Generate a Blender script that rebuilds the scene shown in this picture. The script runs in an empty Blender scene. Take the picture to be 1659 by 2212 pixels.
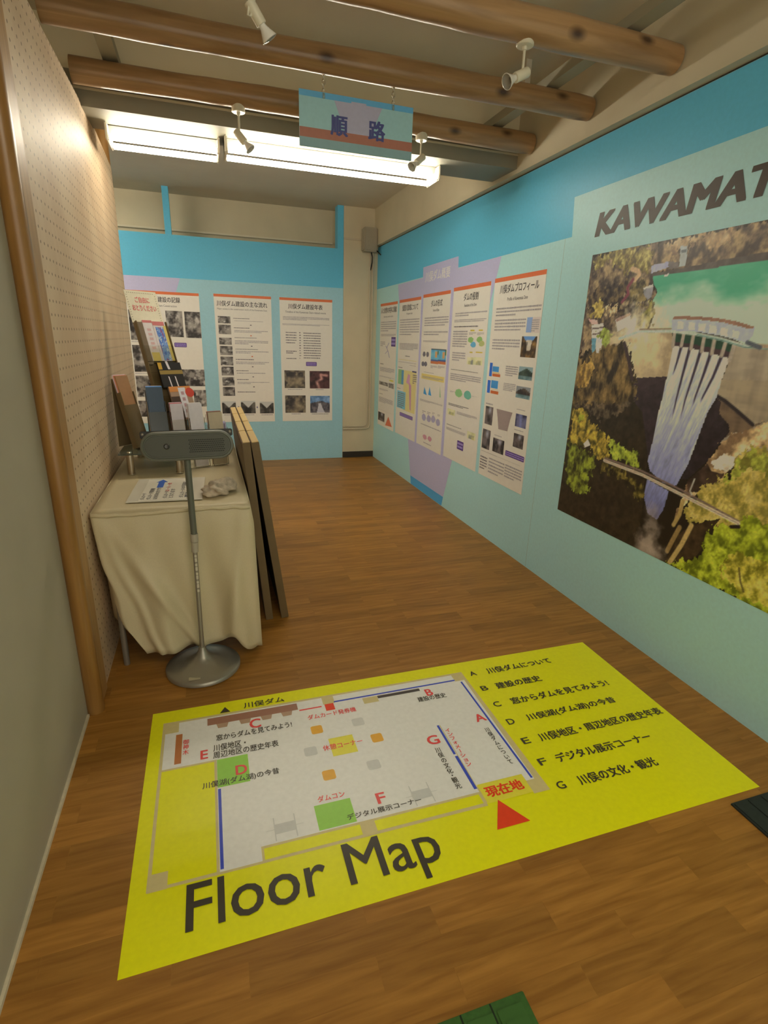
import bpy, bmesh, math, random
import numpy as np
from mathutils import Vector, Matrix
R = math.radians
SC = bpy.context.scene
COL = SC.collection

# ------------------------------------------------------------------ camera
cam = bpy.data.cameras.new('camera'); co = bpy.data.objects.new('camera', cam); COL.objects.link(co)
cam.sensor_fit = 'VERTICAL'; cam.sensor_height = 36.0; cam.sensor_width = 27.0
cam.lens = 1144.07 * 36.0 / 2212.0; cam.clip_start = .02
r_ = Vector((.95146039, -.30623162, .03074607)); u_ = Vector((.06691986, .30335374, .95052525)); f_ = Vector((.30040782, .9023296, -.30912204))
M = Matrix((r_, u_, -f_)).transposed().to_4x4(); M.translation = (0, 0, 1.40); co.matrix_world = M
SC.camera = co

# ------------------------------------------------------------------ light
w = bpy.data.worlds.new('world'); SC.world = w; w.use_nodes = True
bg = w.node_tree.nodes['Background']; bg.inputs[0].default_value = (1.0, .90, .72, 1); bg.inputs[1].default_value = .40
TUBE = 9.6                      # emission of the fluorescent tubes
TUBECOL = (1.0, .915, .735)
SC.view_settings.view_transform = 'Standard'; SC.view_settings.look = 'None'
SC.view_settings.gamma = 1; SC.view_settings.exposure = 1.92; SC.view_settings.use_curve_mapping = False

# ------------------------------------------------------------------ helpers
def lin(c): return tuple(((v/255)/12.92 if v/255 <= .04045 else ((v/255+.055)/1.055)**2.4) for v in c)
def pr(c, wh=(228, 216, 186), k=.84):
    a, b = lin(c), lin(wh)
    return tuple(min(.92, x/y*k) for x, y in zip(a, b))
MATS = {}
def mat(name, col, rough=.6, metal=0, noise=0, scale=30, bump=0, spec=.5, trans=0, alpha=1, stretch=(1, 1, 1), coat=0):
    if name in MATS: return MATS[name]
    m = bpy.data.materials.new(name); m.use_nodes = True; MATS[name] = m
    nt = m.node_tree; b = nt.nodes['Principled BSDF']
    b.inputs['Base Color'].default_value = (*col, 1); b.inputs['Roughness'].default_value = rough; b.inputs['Metallic'].default_value = metal
    b.inputs['Specular IOR Level'].default_value = spec; b.inputs['Transmission Weight'].default_value = trans; b.inputs['Alpha'].default_value = alpha
    b.inputs['Coat Weight'].default_value = coat
    if noise or bump:
        tc = nt.nodes.new('ShaderNodeTexCoord'); mp = nt.nodes.new('ShaderNodeMapping'); mp.inputs['Scale'].default_value = stretch
        n = nt.nodes.new('ShaderNodeTexNoise'); n.inputs['Scale'].default_value = scale; n.inputs['Detail'].default_value = 5
        nt.links.new(tc.outputs['Object'], mp.inputs[0]); nt.links.new(mp.outputs[0], n.inputs['Vector'])
        if noise:
            cr = nt.nodes.new('ShaderNodeValToRGB'); e = cr.color_ramp.elements
            e[0].position = .3; e[1].position = .7
            e[0].color = (*[c*(1-noise) for c in col], 1); e[1].color = (*[min(1, c*(1+noise)) for c in col], 1)
            nt.links.new(n.outputs['Fac'], cr.inputs[0]); nt.links.new(cr.outputs[0], b.inputs['Base Color'])
        if bump:
            bp = nt.nodes.new('ShaderNodeBump'); bp.inputs['Strength'].default_value = bump; bp.inputs['Distance'].default_value = .003
            nt.links.new(n.outputs['Fac'], bp.inputs['Height']); nt.links.new(bp.outputs[0], b.inputs['Normal'])
    return m
def emit(name, col, s):
    m = bpy.data.materials.new(name); m.use_nodes = True; b = m.node_tree.nodes['Principled BSDF']
    b.inputs['Base Color'].default_value = (.9, .9, .9, 1); b.inputs['Emission Color'].default_value = (*col, 1); b.inputs['Emission Strength'].default_value = s
    return m
def ink(name, c, wh=(228, 216, 186), rough=.45, spec=.4):
    return mat(name, pr(c, wh), rough, noise=.03, scale=60, spec=spec)

def link(name, me, m=None, parent=None, loc=None, rot=None, smooth=False):
    o = bpy.data.objects.new(name, me); COL.objects.link(o)
    if m is not None: me.materials.append(m)
    if parent is not None: o.parent = parent
    if loc is not None: o.location = loc
    if rot is not None: o.rotation_euler = rot
    if smooth:
        for q in me.polygons: q.use_smooth = True
    return o
def tag(o, label=None, cat=None, group=None, kind=None):
    if label: o['label'] = label
    if cat: o['category'] = cat
    if group: o['group'] = group
    if kind: o['kind'] = kind
    return o
def thing(name, label, cat, loc=(0, 0, 0), rot=(0, 0, 0), group=None):
    o = bpy.data.objects.new(name, None); COL.objects.link(o); o.empty_display_size = .05
    o.location = loc; o.rotation_euler = rot
    return tag(o, label, cat, group)
def dup(root):
    c = root.copy(); COL.objects.link(c)
    for ch in root.children:
        d = ch.copy(); COL.objects.link(d); d.parent = c
        for g in ch.children:
            e = g.copy(); COL.objects.link(e); e.parent = d
    return c

class B:
    """collects boxes, tubes and lathes into ONE mesh"""
    def __init__(s): s.bm = bmesh.new()
    def box(s, x0, x1, y0, y1, z0, z1, bev=0, mx=None):
        c = [(x, y, z) for x in (x0, x1) for y in (y0, y1) for z in (z0, z1)]
        v = [s.bm.verts.new(mx @ Vector(p) if mx else p) for p in c]
        fs = [s.bm.faces.new([v[i] for i in q]) for q in ((0, 1, 3, 2), (4, 6, 7, 5), (0, 4, 5, 1), (2, 3, 7, 6), (0, 2, 6, 4), (1, 5, 7, 3))]
        if bev:
            es = list({e for f in fs for e in f.edges})
            bmesh.ops.bevel(s.bm, geom=es, offset=bev, segments=2, affect='EDGES')
        return s
    def prism(s, pts, ax, a, b):
        """polygon pts in the plane across axis ax, extruded from a to b"""
        def P(p, t):
            q = list(p); q.insert(ax, t); return q
        lo = [s.bm.verts.new(P(p, a)) for p in pts]; hi = [s.bm.verts.new(P(p, b)) for p in pts]
        n = len(pts)
        s.bm.faces.new(lo); s.bm.faces.new(hi[::-1])
        for i in range(n): s.bm.faces.new((lo[i], hi[i], hi[(i+1) % n], lo[(i+1) % n]))
        return s
    def tube(s, pts, r, n=12, cap=True):
        pts = [Vector(p) for p in pts]; rings = []
        rr = r if isinstance(r, (list, tuple)) else [r]*len(pts)
        up = None
        for i, p in enumerate(pts):
            d = (pts[min(i+1, len(pts)-1)] - pts[max(i-1, 0)]).normalized()
            if up is None: up = Vector((0, 0, 1)) if abs(d.z) < .9 else Vector((1, 0, 0))
            a = d.cross(up).normalized(); b = a.cross(d).normalized(); up = b
            rings.append([s.bm.verts.new(p + (a*math.cos(2*math.pi*k/n) + b*math.sin(2*math.pi*k/n))*rr[i]) for k in range(n)])
        for q, t in zip(rings, rings[1:]):
            for k in range(n): s.bm.faces.new((q[k], q[(k+1) % n], t[(k+1) % n], t[k]))
        if cap: s.bm.faces.new(rings[0][::-1]); s.bm.faces.new(rings[-1])
        return s
    def lathe(s, prof, n=32, mx=None):
        rings = []
        for r, z in prof:
            if r < 1e-6: rings.append([s.bm.verts.new(mx @ Vector((0, 0, z)) if mx else (0, 0, z))]); continue
            ring = []
            for k in range(n):
                p = Vector((r*math.cos(2*math.pi*k/n), r*math.sin(2*math.pi*k/n), z)); ring.append(s.bm.verts.new(mx @ p if mx else p))
            rings.append(ring)
        for q, t in zip(rings, rings[1:]):
            if len(q) == 1 and len(t) == 1: continue
            for k in range(n):
                k2 = (k+1) % n
                if len(q) == 1: s.bm.faces.new((q[0], t[k], t[k2]))
                elif len(t) == 1: s.bm.faces.new((q[k], q[k2], t[0]))
                else: s.bm.faces.new((q[k], q[k2], t[k2], t[k]))
        return s
    def poly(s, pts):
        s.bm.faces.new([s.bm.verts.new(p) for p in pts]); return s
    def out(s, name, m=None, parent=None, loc=None, rot=None, smooth=False, angle=None):
        bmesh.ops.recalc_face_normals(s.bm, faces=s.bm.faces[:]) if angle != 'flat' else None
        me = bpy.data.meshes.new(name); s.bm.to_mesh(me); s.bm.free()
        o = link(name, me, m, parent, loc, rot, smooth)
        if smooth and angle not in (None, 'flat'):
            me.set_sharp_from_angle(angle=R(angle))
        return o

LIFT = {}
def flat(name, pts, m, parent, z=0, rev=False):
    """a printed area: polygon in the parent's local xy plane at height z, facing +z"""
    a = sum(pts[i][0]*pts[(i+1) % len(pts)][1] - pts[(i+1) % len(pts)][0]*pts[i][1] for i in range(len(pts)))
    if a < 0: pts = pts[::-1]
    LIFT[parent.name] = LIFT.get(parent.name, 0)+1; z += 6e-6*LIFT[parent.name]
    return B().poly([(x, y, z) for x, y in pts]).out(name, m, parent, angle='flat')
def rc(x0, y0, x1, y1): return [(x0, y0), (x1, y0), (x1, y1), (x0, y1)]
def roundrc(x0, y0, x1, y1, r, n=4):
    out = []
    for cx, cy, a in ((x1-r, y1-r, 0), (x0+r, y1-r, 90), (x0+r, y0+r, 180), (x1-r, y0+r, 270)):
        for k in range(n+1): out.append((cx+r*math.cos(R(a+90*k/n)), cy+r*math.sin(R(a+90*k/n))))
    return out

def glyphs(body, bold=0.0, shear=0.0, space=1.0):
    c = bpy.data.curves.new('t', 'FONT'); c.body = body; c.resolution_u = 3; c.offset = bold; c.shear = shear; c.space_character = space; c.fill_mode = 'FRONT'
    o = bpy.data.objects.new('t', c); COL.objects.link(o)
    dg = bpy.context.evaluated_depsgraph_get(); dg.update()
    me = bpy.data.meshes.new_from_object(o.evaluated_get(dg))
    v = np.empty(len(me.vertices)*3); me.vertices.foreach_get('co', v); v = v.reshape(-1, 3)
    f = [tuple(p.vertices) for p in me.polygons]
    bpy.data.objects.remove(o); bpy.data.curves.remove(c); bpy.data.meshes.remove(me)
    return v, f
def lettering(name, body, box, m, parent, z, bold=.012, shear=0, vertical=False, space=1.0):
    """writing fitted into box = x0, y0, x1, y1 of the parent's plane"""
    if not vertical:
        v, f = glyphs(body, 0, shear, space)
    else:
        V = []; f = []; off = 0; y = 0
        for ch in body:
            if ch == ' ': y -= .6; continue
            a, g = glyphs(ch, 0)
            if ch == 'ー':
                cx, cy = a[:, 0].mean(), a[:, 1].mean(); a = np.stack([-(a[:, 1]-cy)+.5, (a[:, 0]-cx)+.38, a[:, 2]], 1)
            elif ch == '・': a = a + np.array([.5-a[:, 0].mean(), .2, 0])
            a = a + np.array([0, y, 0]); V.append(a); f += [tuple(i+off for i in q) for q in g]; off += len(a); y -= (.6 if ch == '・' else 1.0)
        v = np.concatenate(V)
    x0, y0, x1, y1 = box
    mn, mx = v.min(0), v.max(0)
    e = bold*1.15; sx = (x1-x0)/(mx[0]-mn[0]+2*e); sy = (y1-y0)/(mx[1]-mn[1]+2*e)   # heavier strokes: the same glyph printed a few times, slightly shifted
    sh = [(0, 0)] if bold == 0 else [(a*e, c*e*.5) for a in (0, 1, -1) for c in (0, 1, -1)]
    W = []; F = []; nv = len(v)
    for k, (dx, dy) in enumerate(sh):
        q = np.zeros_like(v); q[:, 0] = x0+(v[:, 0]-mn[0]+e+dx)*sx; q[:, 1] = y0+(v[:, 1]-mn[1]+e+dy)*sy; q[:, 2] = z+k*2.2e-5
        W.append(q); F += [tuple(i+k*nv for i in t) for t in f]
    w_ = np.concatenate(W); f = F
    me = bpy.data.meshes.new(name); me.from_pydata(w_.tolist(), [], f); me.update()
    return link(name, me, m, parent)

# ---- numpy picture painting (printed photographs)
RNG = np.random.default_rng(7)
def vnoise(x, y, seed):
    r = np.random.default_rng(seed).random((64, 64))
    xi = np.floor(x).astype(int); yi = np.floor(y).astype(int); fx = x-xi; fy = y-yi
    fx = fx*fx*(3-2*fx); fy = fy*fy*(3-2*fy)
    g = lambda a, b: r[a % 64, b % 64]
    return (g(xi, yi)*(1-fx)+g(xi+1, yi)*fx)*(1-fy) + (g(xi, yi+1)*(1-fx)+g(xi+1, yi+1)*fx)*fy
def fbm(x, y, seed, o=4):
    t = 0; a = .5; n = 0
    for k in range(o):
        t = t + a*vnoise(x*2**k, y*2**k, seed+k); n += a; a *= .55
    return t/n
def inside(px, py, poly):
    c = np.zeros(px.shape, bool); n = len(poly)
    for i in range(n):
        x0, y0 = poly[i]; x1, y1 = poly[(i+1) % n]
        if y0 == y1: continue
        t = ((y0 > py) != (y1 > py)) & (px < (x1-x0)*(py-y0)/(y1-y0)+x0)
        c ^= t
    return c
def seg(px, py, pts):
    """distance to a polyline and the share of its length at the nearest point"""
    d = np.full(px.shape, 9.); s = np.zeros(px.shape); n = len(pts)-1
    for i in range(n):
        (x0, y0), (x1, y1) = pts[i], pts[i+1]; dx, dy = x1-x0, y1-y0; L = dx*dx+dy*dy+1e-12
        t = np.clip(((px-x0)*dx+(py-y0)*dy)/L, 0, 1); q = np.hypot(px-x0-t*dx, py-y0-t*dy)
        m = q < d; d[m] = q[m]; s[m] = (i+t[m])/n
    return d, s
def colour_mat(name, rough=.4):
    if name in MATS: return MATS[name]
    m = bpy.data.materials.new(name); m.use_nodes = True; MATS[name] = m; nt = m.node_tree
    a = nt.nodes.new('ShaderNodeVertexColor'); a.layer_name = 'print'; b = nt.nodes['Principled BSDF']; b.inputs['Roughness'].default_value = rough
    nt.links.new(a.outputs[0], b.inputs['Base Color']); return m
def picture(name, x0, y0, x1, y1, img, parent, z, m):
    """img[row from top, column] of linear colours on a fine flat mesh"""
    h, w_ = img.shape[:2]
    X, Y = np.meshgrid(np.linspace(x0, x1, w_), np.linspace(y1, y0, h))
    v = np.stack([X.ravel(), Y.ravel(), np.full(h*w_, z)], 1)
    i = np.arange(h*w_).reshape(h, w_)
    f = np.stack([i[1:, :-1].ravel(), i[1:, 1:].ravel(), i[:-1, 1:].ravel(), i[:-1, :-1].ravel()], 1)
    me = bpy.data.meshes.new(name)
    me.vertices.add(len(v)); me.vertices.foreach_set('co', v.astype(np.float32).ravel())
    me.loops.add(f.size); me.loops.foreach_set('vertex_index', f.astype(np.int32).ravel())
    me.polygons.add(len(f)); me.polygons.foreach_set('loop_start', np.arange(0, f.size, 4, dtype=np.int32)); me.polygons.foreach_set('loop_total', np.full(len(f), 4, np.int32))
    me.update(calc_edges=True)
    at = me.color_attributes.new('print', 'FLOAT_COLOR', 'POINT')
    at.data.foreach_set('color', np.concatenate([img.reshape(-1, 3), np.ones((h*w_, 1))], 1).astype(np.float32).ravel())
    return link(name, me, m, parent)
def prn(a, wh=(228, 216, 186), k=.84):
    a = np.clip(np.asarray(a, float), 0, 255)/255; l = np.where(a <= .04045, a/12.92, ((a+.055)/1.055)**2.4)
    return np.minimum(l/np.array(lin(wh))*k, .92)

MURAL = [
 ('forest',[(112,92,72),(168,142,98),(70,58,50)],[(-0.104,1.883),(0.018,1.838),(1.816,1.848),(1.855,1.715),(0.781,1.714),(0.602,1.707),(0.435,1.705),(0.476,1.628),(0.466,1.575),(0.473,1.489),(0.346,1.415),(-0.208,1.328)],{'sc': 40}),
 ('forest',[(140,122,66),(190,176,100),(92,78,50)],[(0.011,1.827),(0.207,1.854),(0.387,1.838),(0.418,1.727),(0.389,1.703),(0.348,1.745),(0.269,1.736),(0.129,1.807),(0.055,1.763)],{'sc': 50}),
 ('forest',[(66,54,46),(120,98,66),(44,34,34)],[(0.016,1.632),(0.075,1.677),(0.211,1.691),(0.308,1.711),(0.292,1.639),(0.254,1.584),(0.369,1.591),(0.431,1.533),(0.319,1.525),(0.18,1.593),(0.021,1.563)],{'sc': 45}),
 ('forest',[(104,90,60),(150,128,80),(60,52,40)],[(0.309,1.705),(0.385,1.688),(0.443,1.609),(0.411,1.583),(0.346,1.586),(0.312,1.627)],{'sc': 45}),
 ('forest',[(172,142,98),(196,172,128),(120,96,74)],[(0.489,1.834),(0.803,1.841),(0.809,1.8),(0.733,1.77),(0.665,1.83),(0.606,1.767),(0.599,1.82),(0.542,1.76)],{'sc': 35}),
 ('flat',[(84,74,66)],[(0.42,1.716),(0.598,1.722),(0.777,1.733),(1.842,1.759),(1.853,1.722),(0.783,1.707),(0.603,1.703),(0.436,1.703)],{'n': 0.25}),
 ('water',[(74,166,122),(190,208,172),(120,190,150)],[(0.436,1.705),(0.602,1.704),(0.783,1.708),(1.852,1.725),(1.953,1.388),(0.96,1.421),(0.846,1.466),(0.593,1.472),(0.47,1.483),(0.484,1.548),(0.46,1.602),(0.481,1.638),(0.45,1.672)],{}),
 ('flat',[(170,168,184)],[(0.416,1.751),(0.512,1.757),(0.517,1.734),(0.424,1.718)],{'n': 0.15}),
 ('flat',[(120,110,100)],[(0.511,1.758),(0.569,1.747),(0.574,1.724),(0.523,1.727)],{'n': 0.3}),
 ('flat',[(168,172,160)],[(0.562,1.809),(0.597,1.807),(0.605,1.767),(0.604,1.728),(0.575,1.728),(0.569,1.771)],{'n': 0.12}),
 ('flat',[(96,104,104)],[(0.57,1.793),(0.596,1.792),(0.598,1.78),(0.574,1.78)],{'n': 0.1}),
 ('flat',[(225,225,195)],[(0.501,1.705),(0.526,1.709),(0.523,1.698),(0.502,1.698)],{'n': 0.05}),
 ('line',[(204,170,124)],[(0.299,1.749),(0.341,1.735),(0.351,1.718),(0.327,1.699)],{'w': 0.0224}),
 ('line',[(132,66,72)],[(0.317,1.702),(0.289,1.671),(0.3,1.639),(0.266,1.607)],{'w': 0.0159}),
 ('flat',[(150,146,142)],[(0.391,1.663),(0.448,1.664),(0.452,1.619),(0.428,1.609),(0.399,1.633)],{'n': 0.2}),
 ('flat',[(205,198,176)],[(0.388,1.661),(0.446,1.672),(0.451,1.661),(0.394,1.654)],{'n': 0.08}),
 ('forest',[(120,110,56),(160,150,74),(66,60,40)],[(0.402,1.523),(0.436,1.577),(0.462,1.608),(0.488,1.532),(0.467,1.494),(0.425,1.495)],{'sc': 50}),
 ('forest',[(176,150,70),(205,180,96),(126,104,60)],[(0.04,1.55),(0.064,1.599),(0.098,1.643),(0.142,1.601),(0.137,1.535),(0.078,1.536)],{'sc': 60}),
 ('forest',[(205,176,120),(225,205,160),(110,90,66)],[(0.152,1.571),(0.176,1.608),(0.23,1.591),(0.237,1.544),(0.191,1.545)],{'sc': 70}),
 ('flat',[(222,205,186)],[(0.24,1.529),(0.336,1.552),(0.349,1.504),(0.269,1.473)],{'n': 0.1}),
 ('flat',[(165,130,112)],[(0.241,1.532),(0.332,1.557),(0.341,1.547),(0.252,1.517)],{'n': 0.1}),
 ('flat',[(216,170,150)],[(0.035,1.537),(0.109,1.529),(0.118,1.511),(0.07,1.508)],{'n': 0.15}),
 ('flat',[(214,206,190)],[(0.07,1.506),(0.159,1.513),(0.169,1.449),(0.178,1.359),(0.106,1.348)],{'n': 0.12}),
 ('flat',[(120,104,92)],[(0.078,1.491),(0.16,1.497),(0.162,1.49),(0.08,1.483)],{'n': 0.1}),
 ('flat',[(120,104,92)],[(0.085,1.464),(0.164,1.47),(0.165,1.464),(0.087,1.456)],{'n': 0.1}),
 ('flat',[(116,168,176)],[(0.086,1.439),(0.12,1.442),(0.129,1.357),(0.106,1.35)],{'n': 0.3}),
 ('forest',[(142,150,60),(170,180,80),(90,84,48)],[(0.132,1.473),(0.186,1.488),(0.228,1.467),(0.222,1.413),(0.182,1.381),(0.157,1.43)],{'sc': 60}),
 ('concrete',[(186,162,120),(208,184,140),(156,132,98)],[(0.223,1.446),(0.302,1.452),(0.599,1.474),(0.626,1.409),(0.63,1.283),(0.495,1.268),(0.423,1.263),(0.39,1.334),(0.343,1.426),(0.231,1.413)],{}),
 ('blob',[(232,214,160)],[(0.422,1.439)],{'r': 0.1,'a': 1.0}),
 ('blob',[(228,206,150)],[(0.464,1.366)],{'r': 0.07,'a': 0.8}),
 ('blob',[(238,226,186)],[(0.368,1.495)],{'r': 0.06,'a': 0.9}),
 ('blob',[(226,210,160)],[(0.268,1.449)],{'r': 0.04,'a': 0.6}),
 ('concrete',[(168,152,122),(190,172,140),(134,118,98)],[(0.895,1.426),(0.965,1.421),(1.953,1.388),(2.061,1.027),(1.023,0.996),(0.917,1.077),(0.889,1.275),(0.905,1.365)],{}),
 ('concrete',[(160,142,110),(184,164,128),(128,112,92)],[(0.869,1.291),(1.963,1.354),(2.017,1.174),(1.06,1.143),(0.969,1.193),(0.871,1.234)],{}),
 ('concrete',[(112,90,66),(136,112,84),(78,62,52)],[(0.871,1.234),(0.969,1.193),(1.06,1.143),(1.104,1.16),(1.03,1.107),(0.993,1.101),(0.95,1.066),(0.853,1.064),(0.854,1.134),(0.853,1.187)],{}),
 ('flat',[(50,40,40)],[(0.865,1.234),(0.908,1.208),(0.913,1.163),(0.963,1.129),(0.976,1.101),(0.947,1.055),(0.908,0.972),(0.835,0.876),(0.803,0.868),(0.834,1.011),(0.86,1.161)],{'n': 0.3}),
 ('line',[(52,44,44)],[(0.871,1.234),(0.923,1.215),(0.982,1.185),(1.06,1.142)],{'w': 0.0145}),
 ('flat',[(66,52,52)],[(0.422,1.264),(0.625,1.286),(0.674,1.092),(0.497,1.065)],{'n': 0.18}),
 ('flat',[(58,46,46)],[(0.439,1.192),(0.61,1.271),(0.644,1.104),(0.6,0.904),(0.592,0.802),(0.467,0.822),(0.408,1.07)],{'n': 0.25}),
 ('flat',[(52,42,28)],[(-0.03,1.152),(0.456,1.157),(0.516,1.116),(0.601,0.917),(0.607,0.793),(0.625,0.669),(0.634,0.473),(-0.006,0.462)],{'n': 0.35}),
 ('forest',[(88,74,54),(120,100,70),(48,38,28)],[(-0.003,1.239),(0.429,1.269),(0.468,1.158),(0.445,1.131),(0.308,1.062),(0.194,1.039),(0.153,1.081),(0.021,1.079)],{'sc': 45}),
 ('forest',[(104,84,50),(150,120,70),(52,42,30)],[(-0.044,1.232),(-0.002,1.339),(0.116,1.373),(0.275,1.419),(0.344,1.423),(0.4,1.329),(0.429,1.26),(0.464,1.151),(-0.003,1.097)],{'sc': 38,'st': 2.2}),
 ('forest',[(176,140,66),(205,166,84),(120,92,50)],[(0.025,1.271),(0.111,1.35),(0.138,1.278),(0.097,1.189),(0.017,1.182)],{'sc': 45,'st': 1.6}),
 ('line',[(70,54,50)],[(0.327,1.42),(0.376,1.34),(0.417,1.259)],{'w': 0.0185}),
 ('forest',[(178,148,58),(206,184,70),(84,76,32)],[(0.004,1.08),(0.125,1.064),(0.19,1.004),(0.297,0.987),(0.338,0.954),(0.345,0.862),(0.24,0.839),(0.198,0.887),(0.019,0.881),(0.02,0.822)],{'sc': 42,'st': 1.3}),
 ('forest',[(110,112,40),(150,160,52),(52,50,24)],[(0.01,0.789),(0.017,0.889),(0.103,0.868),(0.239,0.846),(0.259,0.801),(0.229,0.751),(0.241,0.652),(0.141,0.601),(0.046,0.652)],{'sc': 44,'st': 1.6}),
 ('forest',[(150,160,54),(186,192,70),(84,90,34)],[(0.341,0.942),(0.378,0.965),(0.431,0.932),(0.525,0.926),(0.529,0.888),(0.583,0.856),(0.493,0.861),(0.371,0.874)],{'sc': 50}),
 ('blob',[(176,184,56)],[(0.089,1.031)],{'r': 0.028,'a': 0.75,'rag': 1}),
 ('blob',[(176,184,56)],[(0.213,0.819)],{'r': 0.02,'a': 0.75,'rag': 1}),
 ('blob',[(176,184,56)],[(0.181,0.724)],{'r': 0.024,'a': 0.75,'rag': 1}),
 ('blob',[(176,184,56)],[(0.077,0.675)],{'r': 0.014,'a': 0.75,'rag': 1}),
 ('blob',[(176,184,56)],[(0.474,0.902)],{'r': 0.02,'a': 0.75,'rag': 1}),
 ('blob',[(176,184,56)],[(0.543,0.866)],{'r': 0.014,'a': 0.75,'rag': 1}),
 ('blob',[(176,184,56)],[(0.379,0.922)],{'r': 0.014,'a': 0.75,'rag': 1}),
 ('flat',[(214,206,186)],[(0.141,0.898),(0.172,0.928),(0.2,0.901),(0.158,0.879)],{'n': 0.08}),
 ('forest',[(96,82,36),(140,120,54),(44,36,22)],[(0.292,0.836),(0.467,0.822),(0.586,0.794),(0.619,0.758),(0.584,0.696),(0.532,0.773),(0.323,0.788)],{'sc': 50}),
 ('rock',[(206,172,116),(232,206,150),(134,104,72)],[(2.009,1.201),(2.035,1.114),(1.087,1.071),(1.025,1.018),(0.991,0.911),(0.928,0.844),(0.861,0.802),(0.831,0.729),(0.812,0.662),(0.81,0.728),(0.834,0.853),(0.906,0.955),(0.947,1.055),(0.992,1.103),(1.032,1.108),(1.103,1.163)],{}),
 ('flat',[(70,52,40)],[(0.832,0.864),(0.911,0.962),(0.936,0.935),(0.995,0.938),(0.986,0.904),(0.91,0.839),(0.849,0.822)],{'n': 0.4}),
 ('rock',[(228,212,178),(244,232,204),(184,160,124)],[(0.931,0.966),(0.959,1.01),(1.015,1.014),(1.026,0.982),(0.993,0.947),(0.947,0.942)],{}),
 ('forest',[(182,158,72),(204,180,96),(138,124,54)],[(2.033,1.119),(1.087,1.071),(1.025,1.018),(1.02,0.976),(1.0,0.918),(0.914,0.874),(0.904,0.815),(0.841,0.744),(0.873,0.7),(0.969,0.733),(1.028,0.742),(2.113,0.852)],{'sc': 40}),
 ('forest',[(158,158,58),(182,180,70),(120,112,44)],[(2.039,1.101),(1.062,1.046),(1.033,0.989),(1.0,0.918),(1.015,0.906),(1.079,0.979),(2.06,1.027)],{'sc': 42}),
 ('flat',[(64,48,30)],[(0.812,0.486),(0.848,0.632),(0.908,0.695),(1.023,0.762),(0.995,0.708),(0.975,0.613),(0.949,0.561),(0.854,0.497)],{'n': 0.45}),
 ('line',[(190,160,96)],[(0.9,0.689),(0.873,0.592),(0.833,0.491)],{'w': 0.0225}),
 ('line',[(178,148,86)],[(0.833,0.777),(0.831,0.716),(0.812,0.662)],{'w': 0.0198}),
 ('line',[(150,120,70)],[(0.845,0.661),(0.823,0.591),(0.807,0.535)],{'w': 0.0225}),
 ('forest',[(160,166,40),(192,196,58),(98,104,24)],[(2.103,0.884),(1.125,0.806),(1.103,0.762),(1.025,0.754),(0.981,0.686),(0.969,0.635),(0.976,0.608),(0.944,0.553),(0.875,0.525),(0.82,0.483),(0.974,0.463),(1.116,0.471),(2.23,0.461)],{'sc': 34}),
 ('forest',[(196,178,66),(214,196,90),(120,112,30)],[(2.155,0.712),(1.108,0.66),(1.079,0.546),(1.149,0.499),(2.22,0.494)],{'sc': 36}),
 ('line',[(90,76,40)],[(1.146,0.599),(1.164,0.551),(1.187,0.517)],{'w': 0.0066}),
 ('flat',[(34,66,46)],[(0.616,1.464),(0.735,1.459),(0.852,1.44),(0.912,1.424),(0.905,1.396),(0.814,1.41),(0.712,1.423),(0.621,1.43)],{'n': 0.15}),
 ('flat',[(70,50,52)],[(0.62,1.432),(0.712,1.423),(0.814,1.41),(0.905,1.396),(0.906,1.373),(0.808,1.388),(0.71,1.406),(0.622,1.41)],{'n': 0.15}),
 ('falls',[(222,222,224),(186,186,204),(136,136,170)],[(0.617,1.191),(0.621,1.302),(0.622,1.413),(0.71,1.407),(0.807,1.391),(0.904,1.373),(0.889,1.275),(0.886,1.225),(0.86,1.161),(0.847,1.09),(0.834,1.011),(0.82,0.936),(0.8,0.879),(0.784,0.834),(0.712,0.827),(0.627,0.861),(0.602,0.904),(0.611,1.022),(0.612,1.14)],{}),
 ('falls',[(140,140,172),(120,120,156),(104,100,128)],[(0.616,0.821),(0.749,0.8),(0.748,0.758),(0.742,0.706),(0.717,0.654),(0.658,0.667),(0.621,0.733)],{}),
 ('taper',[(66,54,64)],[(0.666,1.412),(0.659,1.347),(0.65,1.285)],{'w': 0.0159}),
 ('taper',[(66,54,64)],[(0.711,1.406),(0.702,1.307),(0.694,1.194),(0.691,1.095)],{'w': 0.0159}),
 ('taper',[(66,54,64)],[(0.767,1.399),(0.755,1.305),(0.74,1.199),(0.734,1.101)],{'w': 0.0159}),
 ('taper',[(66,54,64)],[(0.816,1.39),(0.804,1.308),(0.787,1.217),(0.782,1.172)],{'w': 0.0159}),
 ('taper',[(66,54,64)],[(0.868,1.381),(0.849,1.297),(0.823,1.221),(0.815,1.192)],{'w': 0.0159}),
 ('line',[(176,160,136)],[(0.666,1.46),(0.665,1.415)],{'w': 0.0172}),
 ('line',[(176,160,136)],[(0.716,1.455),(0.717,1.405)],{'w': 0.0172}),
 ('line',[(176,160,136)],[(0.77,1.448),(0.772,1.396)],{'w': 0.0172}),
 ('line',[(176,160,136)],[(0.82,1.438),(0.821,1.388)],{'w': 0.0172}),
 ('line',[(176,160,136)],[(0.872,1.428),(0.867,1.382)],{'w': 0.0172}),
 ('line',[(176,160,136)],[(0.617,1.465),(0.621,1.411)],{'w': 0.0172}),
 ('line',[(176,160,136)],[(0.911,1.424),(0.906,1.367)],{'w': 0.0172}),
 ('blob',[(186,164,142)],[(0.695,0.53)],{'r': 0.05,'a': 0.75}),
 ('blob',[(186,164,142)],[(0.695,0.615)],{'r': 0.035,'a': 0.6}),
 ('blob',[(186,164,142)],[(0.67,0.684)],{'r': 0.03,'a': 0.4}),
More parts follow.
